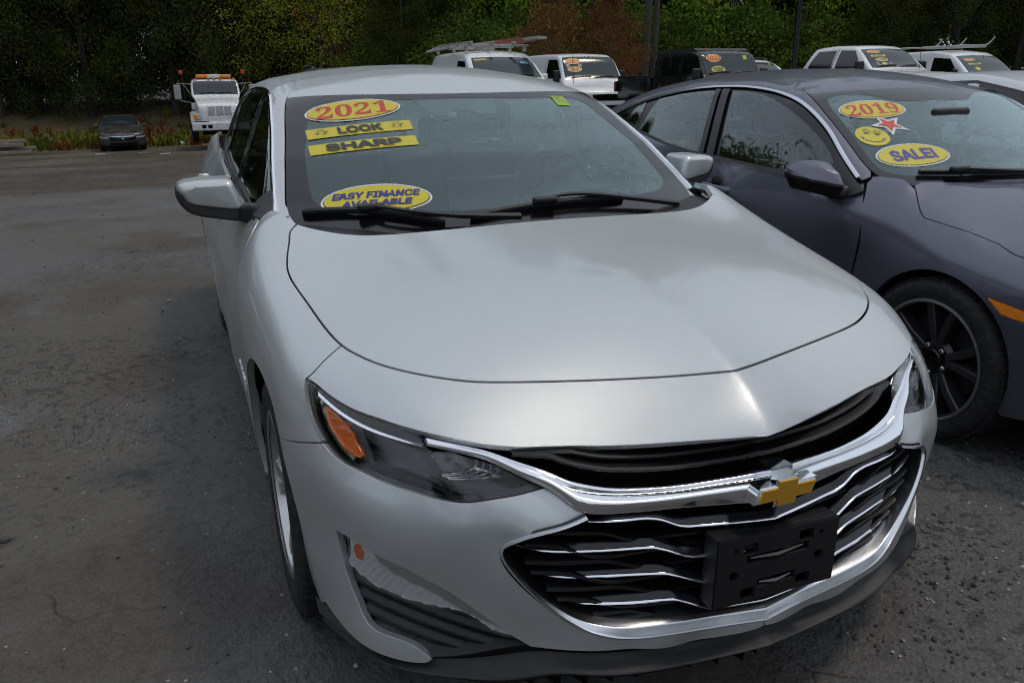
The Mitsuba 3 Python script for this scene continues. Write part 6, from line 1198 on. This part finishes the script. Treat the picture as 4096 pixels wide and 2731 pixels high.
def cards(C, out, L, W, rg, up=.5, jit=.8):
    """one small bent leaf spray (two triangles) per centre"""
    n = len(C); d = out * (1 - up) + A([0, 0, 1.0]) * up + rg.normal(0, jit, (n, 3)); d /= np.linalg.norm(d, axis=1, keepdims=True)
    r = rg.normal(0, 1, (n, 3)); s = np.cross(d, r); s /= np.linalg.norm(s, axis=1, keepdims=True)
    l = L * rg.uniform(.6, 1.3, n)[:, None]; w = W * rg.uniform(.6, 1.3, n)[:, None]
    v = np.stack([C - d * l * .5, C + s * w * .5 + d * l * .05, C + d * l * .5, C - s * w * .5 + d * l * .05], 1).reshape(-1, 3); k = np.arange(n)[:, None] * 4
    return v, np.vstack([k + [0, 1, 2], k + [0, 2, 3]])
def cone_crown(h, r, n, seed, L=.20, W=.08, z0=.05, tw=.85, clump=300):
    rg = np.random.default_rng(seed); m = n // clump
    t = rg.random(m) ** .9; a = rg.uniform(0, 2 * PI, m); prof = np.minimum(1, (1 - t) * 2.1) ** tw * np.minimum(1, .55 + t * 3)
    rr = r * prof * (.42 + .68 * rg.random(m) ** .7) * (1 + .22 * np.sin(a * 3 + t * 9 + seed))
    c = np.stack([rr * np.cos(a), rr * np.sin(a), h * (z0 + (1 - z0) * t)], 1)
    C = np.repeat(c, clump, 0) + rg.normal(0, 1, (m * clump, 3)) * [.135 * r, .135 * r, .030 * h]
    out = C * [1, 1, 0]; out /= np.linalg.norm(out, axis=1, keepdims=True) + 1e-9
    return cards(C, out, L, W, rg, .55, .45)
def round_crown(h, r, n, seed, L=.16, W=.11, z0=.25, clump=400, spread=.125, flat_=1.0):
    rg = np.random.default_rng(seed); m = n // clump
    d = rg.normal(0, 1, (m, 3)); d /= np.linalg.norm(d, axis=1, keepdims=True); q = rg.random(m) ** .45
    c = d * q[:, None] * (1 + .25 * np.sin(d[:, :1] * 7 + seed) * np.cos(d[:, 2:] * 6)) * [r, r, h * (1 - z0) / 2 * flat_] + [0, 0, h * (1 + z0) / 2]
    C = np.repeat(c, clump, 0) + rg.normal(0, 1, (m * clump, 3)) * [spread * r, spread * r, spread * r * .6]
    out = d.repeat(clump, 0); return cards(C, out, L, W, rg, .1, .9)
def limbs(h, r, seed, n=9, base=.2):
    rg = np.random.default_rng(seed); ms = [tube(spl([(0, 0, -.3), (.05 * h * .1, 0, h * .35), (rg.normal(0, .1), rg.normal(0, .1), h * .8)], 10), np.linspace(base, base * .35, 10), 8)]
    for k in range(n):
        z = h * rg.uniform(.25, .7); a = rg.uniform(0, 6.3); l = r * rg.uniform(.5, .95)
        ms.append(tube(spl([(0, 0, z), (l * .5 * math.cos(a), l * .5 * math.sin(a), z + l * .3), (l * math.cos(a), l * math.sin(a), z + l * .75)], 7), np.linspace(base * .45, base * .1, 7), 5))
    return cat(*ms)
def ent(name, crown, c_mat, trunk, t_mat='bark'):
    scene[name] = {'type': 'shapegroup', 'crown': mikit.ply(crown, c_mat), 'trunk': mikit.ply(trunk, t_mat)}; return name
CEDAR = [ent(f'cedar_kind_{s_}', cone_crown(13, 2.3, 48000, s_, .17, .075), 'cedar_leaf', limbs(12.5, 1.6, s_, 6, .22)) for s_ in (1, 2, 3)]
MAPLE = [ent(f'maple_kind_{s_}', round_crown(16, 4.6, 60000, s_ + 10, .17, .13, .06), 'maple_leaf', limbs(15, 4.2, s_, 10, .26)) for s_ in (1, 2)]
DARK = [ent(f'dark_kind_{s_}', round_crown(17, 4.8, 64000, s_ + 20, .18, .13, .0), 'dark_leaf', limbs(16, 4.2, s_, 9, .28)) for s_ in (1, 2)]
BUD = [ent(f'bud_kind_{s_}', round_crown(12, 3.0, 9000, s_ + 30, .13, .10, .10, 26, .12), 'bud_leaf', limbs(11.5, 3.0, s_, 16, .13)) for s_ in (1, 2)]
RUST = [ent('rust_kind', cone_crown(5.0, 1.35, 18000, 40, .09, .035, .03, .62, 60), 'rust_leaf', limbs(4.6, .8, 3, 14, .07), 'dead_twig')]
SHRUB = [ent(f'shrub_kind_{s_}', round_crown(4.4, 1.9, 16000, s_ + 50, .15, .10, .0, 60, .2), 'dark_leaf', limbs(3.6, 1.4, s_, 7, .06)) for s_ in (1, 2)]
def tree(name, label, kind, x, y, s=1.0, rz=0.0, group=None, catg='tree', dz=-.15, sz=None):
    key = numbered(name); tag(key, label, catg, group)
    scene[key] = {'type': 'instance', 'kind': {'type': 'ref', 'id': kind}, 'to_world': T().translate([x, y, float(G(x, y)) + dz]).rotate([0, 0, 1], math.degrees(rz)).scale([s, s, sz or s])}
    return key
rt = np.random.default_rng(11)
ORD = 'first second third fourth fifth sixth seventh eighth ninth tenth eleventh twelfth thirteenth fourteenth fifteenth sixteenth seventeenth'.split()
hedge = 'dark cedars of the left hedge'
for i_, x in enumerate(np.arange(-19, 7.5, 2.05)):
    tree('cedar_tree', f'{ORD[i_]} dark cedar from the left in the dense hedge above the weedy bank', CEDAR[i_ % 3], x + rt.uniform(-.3, .3), 46.6 + rt.uniform(-.7, .9) + .05 * abs(x), rt.uniform(.9, 1.15), rt.uniform(0, 6), hedge)
for i_, x in enumerate(np.arange(-20, 9, 2.9)):
    tree('cedar_tree', f'{ORD[i_]} cedar from the left in the second row behind the hedge', CEDAR[(i_ + 1) % 3], x + rt.uniform(-.3, .3), 49.6 + rt.uniform(-.5, .8), rt.uniform(1.1, 1.35), rt.uniform(0, 6), 'cedars of the second row')
for i_, (x, y, s) in enumerate(((6.6, 43.2, .85), (8.6, 44.5, .95), (3.2, 45.2, .8))): tree('budding_tree', ('young leafing tree at the right end of the hedge', 'young leafing tree in front of the cream house', 'young leafing tree with orange buds before the hedge')[i_], BUD[i_ % 2], x, y, s, i_)
for i_, (x, y, s) in enumerate(((10.2, 40.5, .62), (11.8, 41.5, .7))): tree('cedar_tree', ('cedar standing left of the first rust brown conifer', 'cedar behind the ladder van')[i_], CEDAR[i_], x, y, s, i_)
tree('dead_conifer', 'rust brown dead conifer behind the plain white van, left one', RUST[0], 13.77, 30.6, 1.0, 0, 'rust brown conifers'); tree('dead_conifer', 'rust brown dead conifer right of the plain white van', RUST[0], 15.8, 29.6, .93, 1.7, 'rust brown conifers')
CN = {}
def cnt_(k): CN[k] = CN.get(k, -1) + 1; return CN[k]
for i_, (x, y, s, k_) in enumerate(((13, 50, 1.0, 1), (17.5, 47, 1.0, 0), (21.5, 49, 1.05, 1), (20.5, 40, .85, 0), (25, 43, 1.0, 1), (26.5, 36, .8, 0), (31.5, 41, 1.05, 1), (31.5, 33.5, .75, 0), (37, 36.5, 1.0, 0), (41, 33, .95, 1), (15, 57, 1.2, 1), (23, 57, 1.2, 1), (30, 53, 1.2, 1), (37, 47, 1.2, 1), (44, 41, 1.2, 1), (49, 35, 1.2, 1), (9, 56, 1.15, 1))):
    tree('leafy_tree', f'{ORD[cnt_(k_)]} bright green leafy tree from the left behind the vehicles' if k_ == 0 else f'{ORD[cnt_(k_)]} dark green leafy tree counted among those behind the vehicles', (MAPLE if k_ == 0 else DARK)[i_ % 2], x, y, s * 1.22, i_ * 1.3, 'bright green leafy trees' if k_ == 0 else 'dark green leafy trees', sz=s * (1.6 if x < 32 else 1.15))
for i_, (x, y, s) in enumerate(((30.5, 29.5, .62), (33.0, 28.0, .7), (35.2, 26.4, .75), (37.5, 24.8, .8), (39.5, 23.0, .8), (41.5, 21, .85), (43, 18.5, .85), (44.5, 16, .85), (45.5, 13, .85), (46, 10, .85))):
    tree('cedar_tree', f'{ORD[i_]} dark cedar from the left in the screen behind the white pickups', CEDAR[i_ % 3], x, y, s, i_ * .9, 'cedars of the right screen')
for i_, (x, y, s) in enumerate(((18.05, 30.6, .8), (18.65, 30.9, .7))):
    kt = obj('bare_trunk', tube(spl([(x, y, -.3), (x + .1, y, 5), (x - .1, y + .1, 12)], 12), np.linspace(.20 * s, .12, 12), 9), 'bark', smooth=60); tag(kt, f'{ORD[i_]} tall bare trunk from the left behind the black pickup', 'tree trunk', 'bare trunks')
for i_, (x, y, s) in enumerate(((12.5, 40.0, 1), (15.5, 38.5, 1.1), (18.6, 38.0, 1.0), (21.0, 36.0, 1.1), (23.6, 35.0, 1.0), (26.2, 33.6, 1.1), (28.6, 32.2, 1.0), (10.0, 42.5, 1))): tree('shrub', f'{ORD[i_]} leafy shrub in the row under the trees', SHRUB[i_ % 2], x, y, s, i_ * 1.7, 'shrubs under the trees', 'shrub')
# trees round the rest of the lot, seen in the paint and the glass
for i_, (x, y, s) in enumerate(((-26, 42, 1.2), (-30, 35, 1.1), (-33, 28, 1.2), (-35, 20, 1.15), (-36, 12, 1.2), (-35, 4, 1.1), (48, 4, 1.1), (50, -4, 1.2), (-30, -22, 1.1), (-20, -30, 1.2), (-8, -34, 1.1), (4, -36, 1.2), (16, -34, 1.15), (28, -30, 1.2), (40, -18, 1.2))):
    tree('leafy_tree', 'leafy tree at the far side of the lot, outside the photo', DARK[i_ % 2], x, y, s, i_ * 1.1, 'trees round the lot', sz=s * (1.2 if x < -20 and y > 15 else 1.0))
# ---------------------------------------------------------------- pole and houses
px_, py_ = 7.85, 9.32
pk_ = thing('lamp_pole', 'slim black pole rising behind the slate sedan roof', 'pole'); obj('shaft', tube([(px_, py_, 0), (px_, py_, 7.5)], [.042, .034], 14), 'gloss_black', pk_, smooth=60); obj('base_plate', box(.3, .3, .04, (px_, py_, .12)), 'black_plastic', pk_); obj('arm', tube([(px_, py_, 7.4), (px_ + .8, py_ - .3, 7.6)], .03, 8), 'gloss_black', pk_)
pr('siding_blue', (.42, .50, .56), .7); pr('siding_cream', (.50, .46, .38), .7); pr('siding_white', (.6, .6, .6), .7); pr('shingle', (.09, .085, .085), .9)
def house(label, x, y, rz, w, d, h, mat):
    xf = T().translate([x, y, float(G(x, y))]).rotate([0, 0, 1], math.degrees(rz)); k = thing('house', label, 'house', xf)
    obj('wall', box(w, d, h, (0, 0, h / 2)), mat, k)
    for i in range(int(h / .22)): obj('siding_board', box(w + .03, .02, .20, (0, -d / 2 - .012, .13 + i * .22)), mat, k)
    obj('roof', hull([(-w / 2 - .4, -d / 2 - .4, h + .004), (w / 2 + .4, -d / 2 - .4, h + .004), (-w / 2 - .4, d / 2 + .4, h + .004), (w / 2 + .4, d / 2 + .4, h + .004), (-w / 2 - .4, 0, h + d * .35), (w / 2 + .4, 0, h + d * .35)]), 'shingle', k)
    for xx_ in (-w * .28, w * .28):
        for zz_ in ([1.6] if h < 4 else [1.6, 4.3]): wk = obj('window', box(1.0, .05, 1.3, (xx_, -d / 2 - .045, zz_)), 'sign_white', k); obj('pane', box(.84, .03, 1.14, (xx_, -d / 2 - .062, zz_)), 'dark_window', wk)
house('cream house showing between the trunks left of the ladder van', 9.3, 53.5, .1, 7, 7, 3.4, 'siding_cream'); house('pale blue house showing through the leaves beside the pole', 36.5, 41.0, -.7, 8, 7, 5.6, 'siding_blue'); house('white house behind the trees at the hedge', 17, 62, 0, 9, 8, 5.4, 'siding_white')
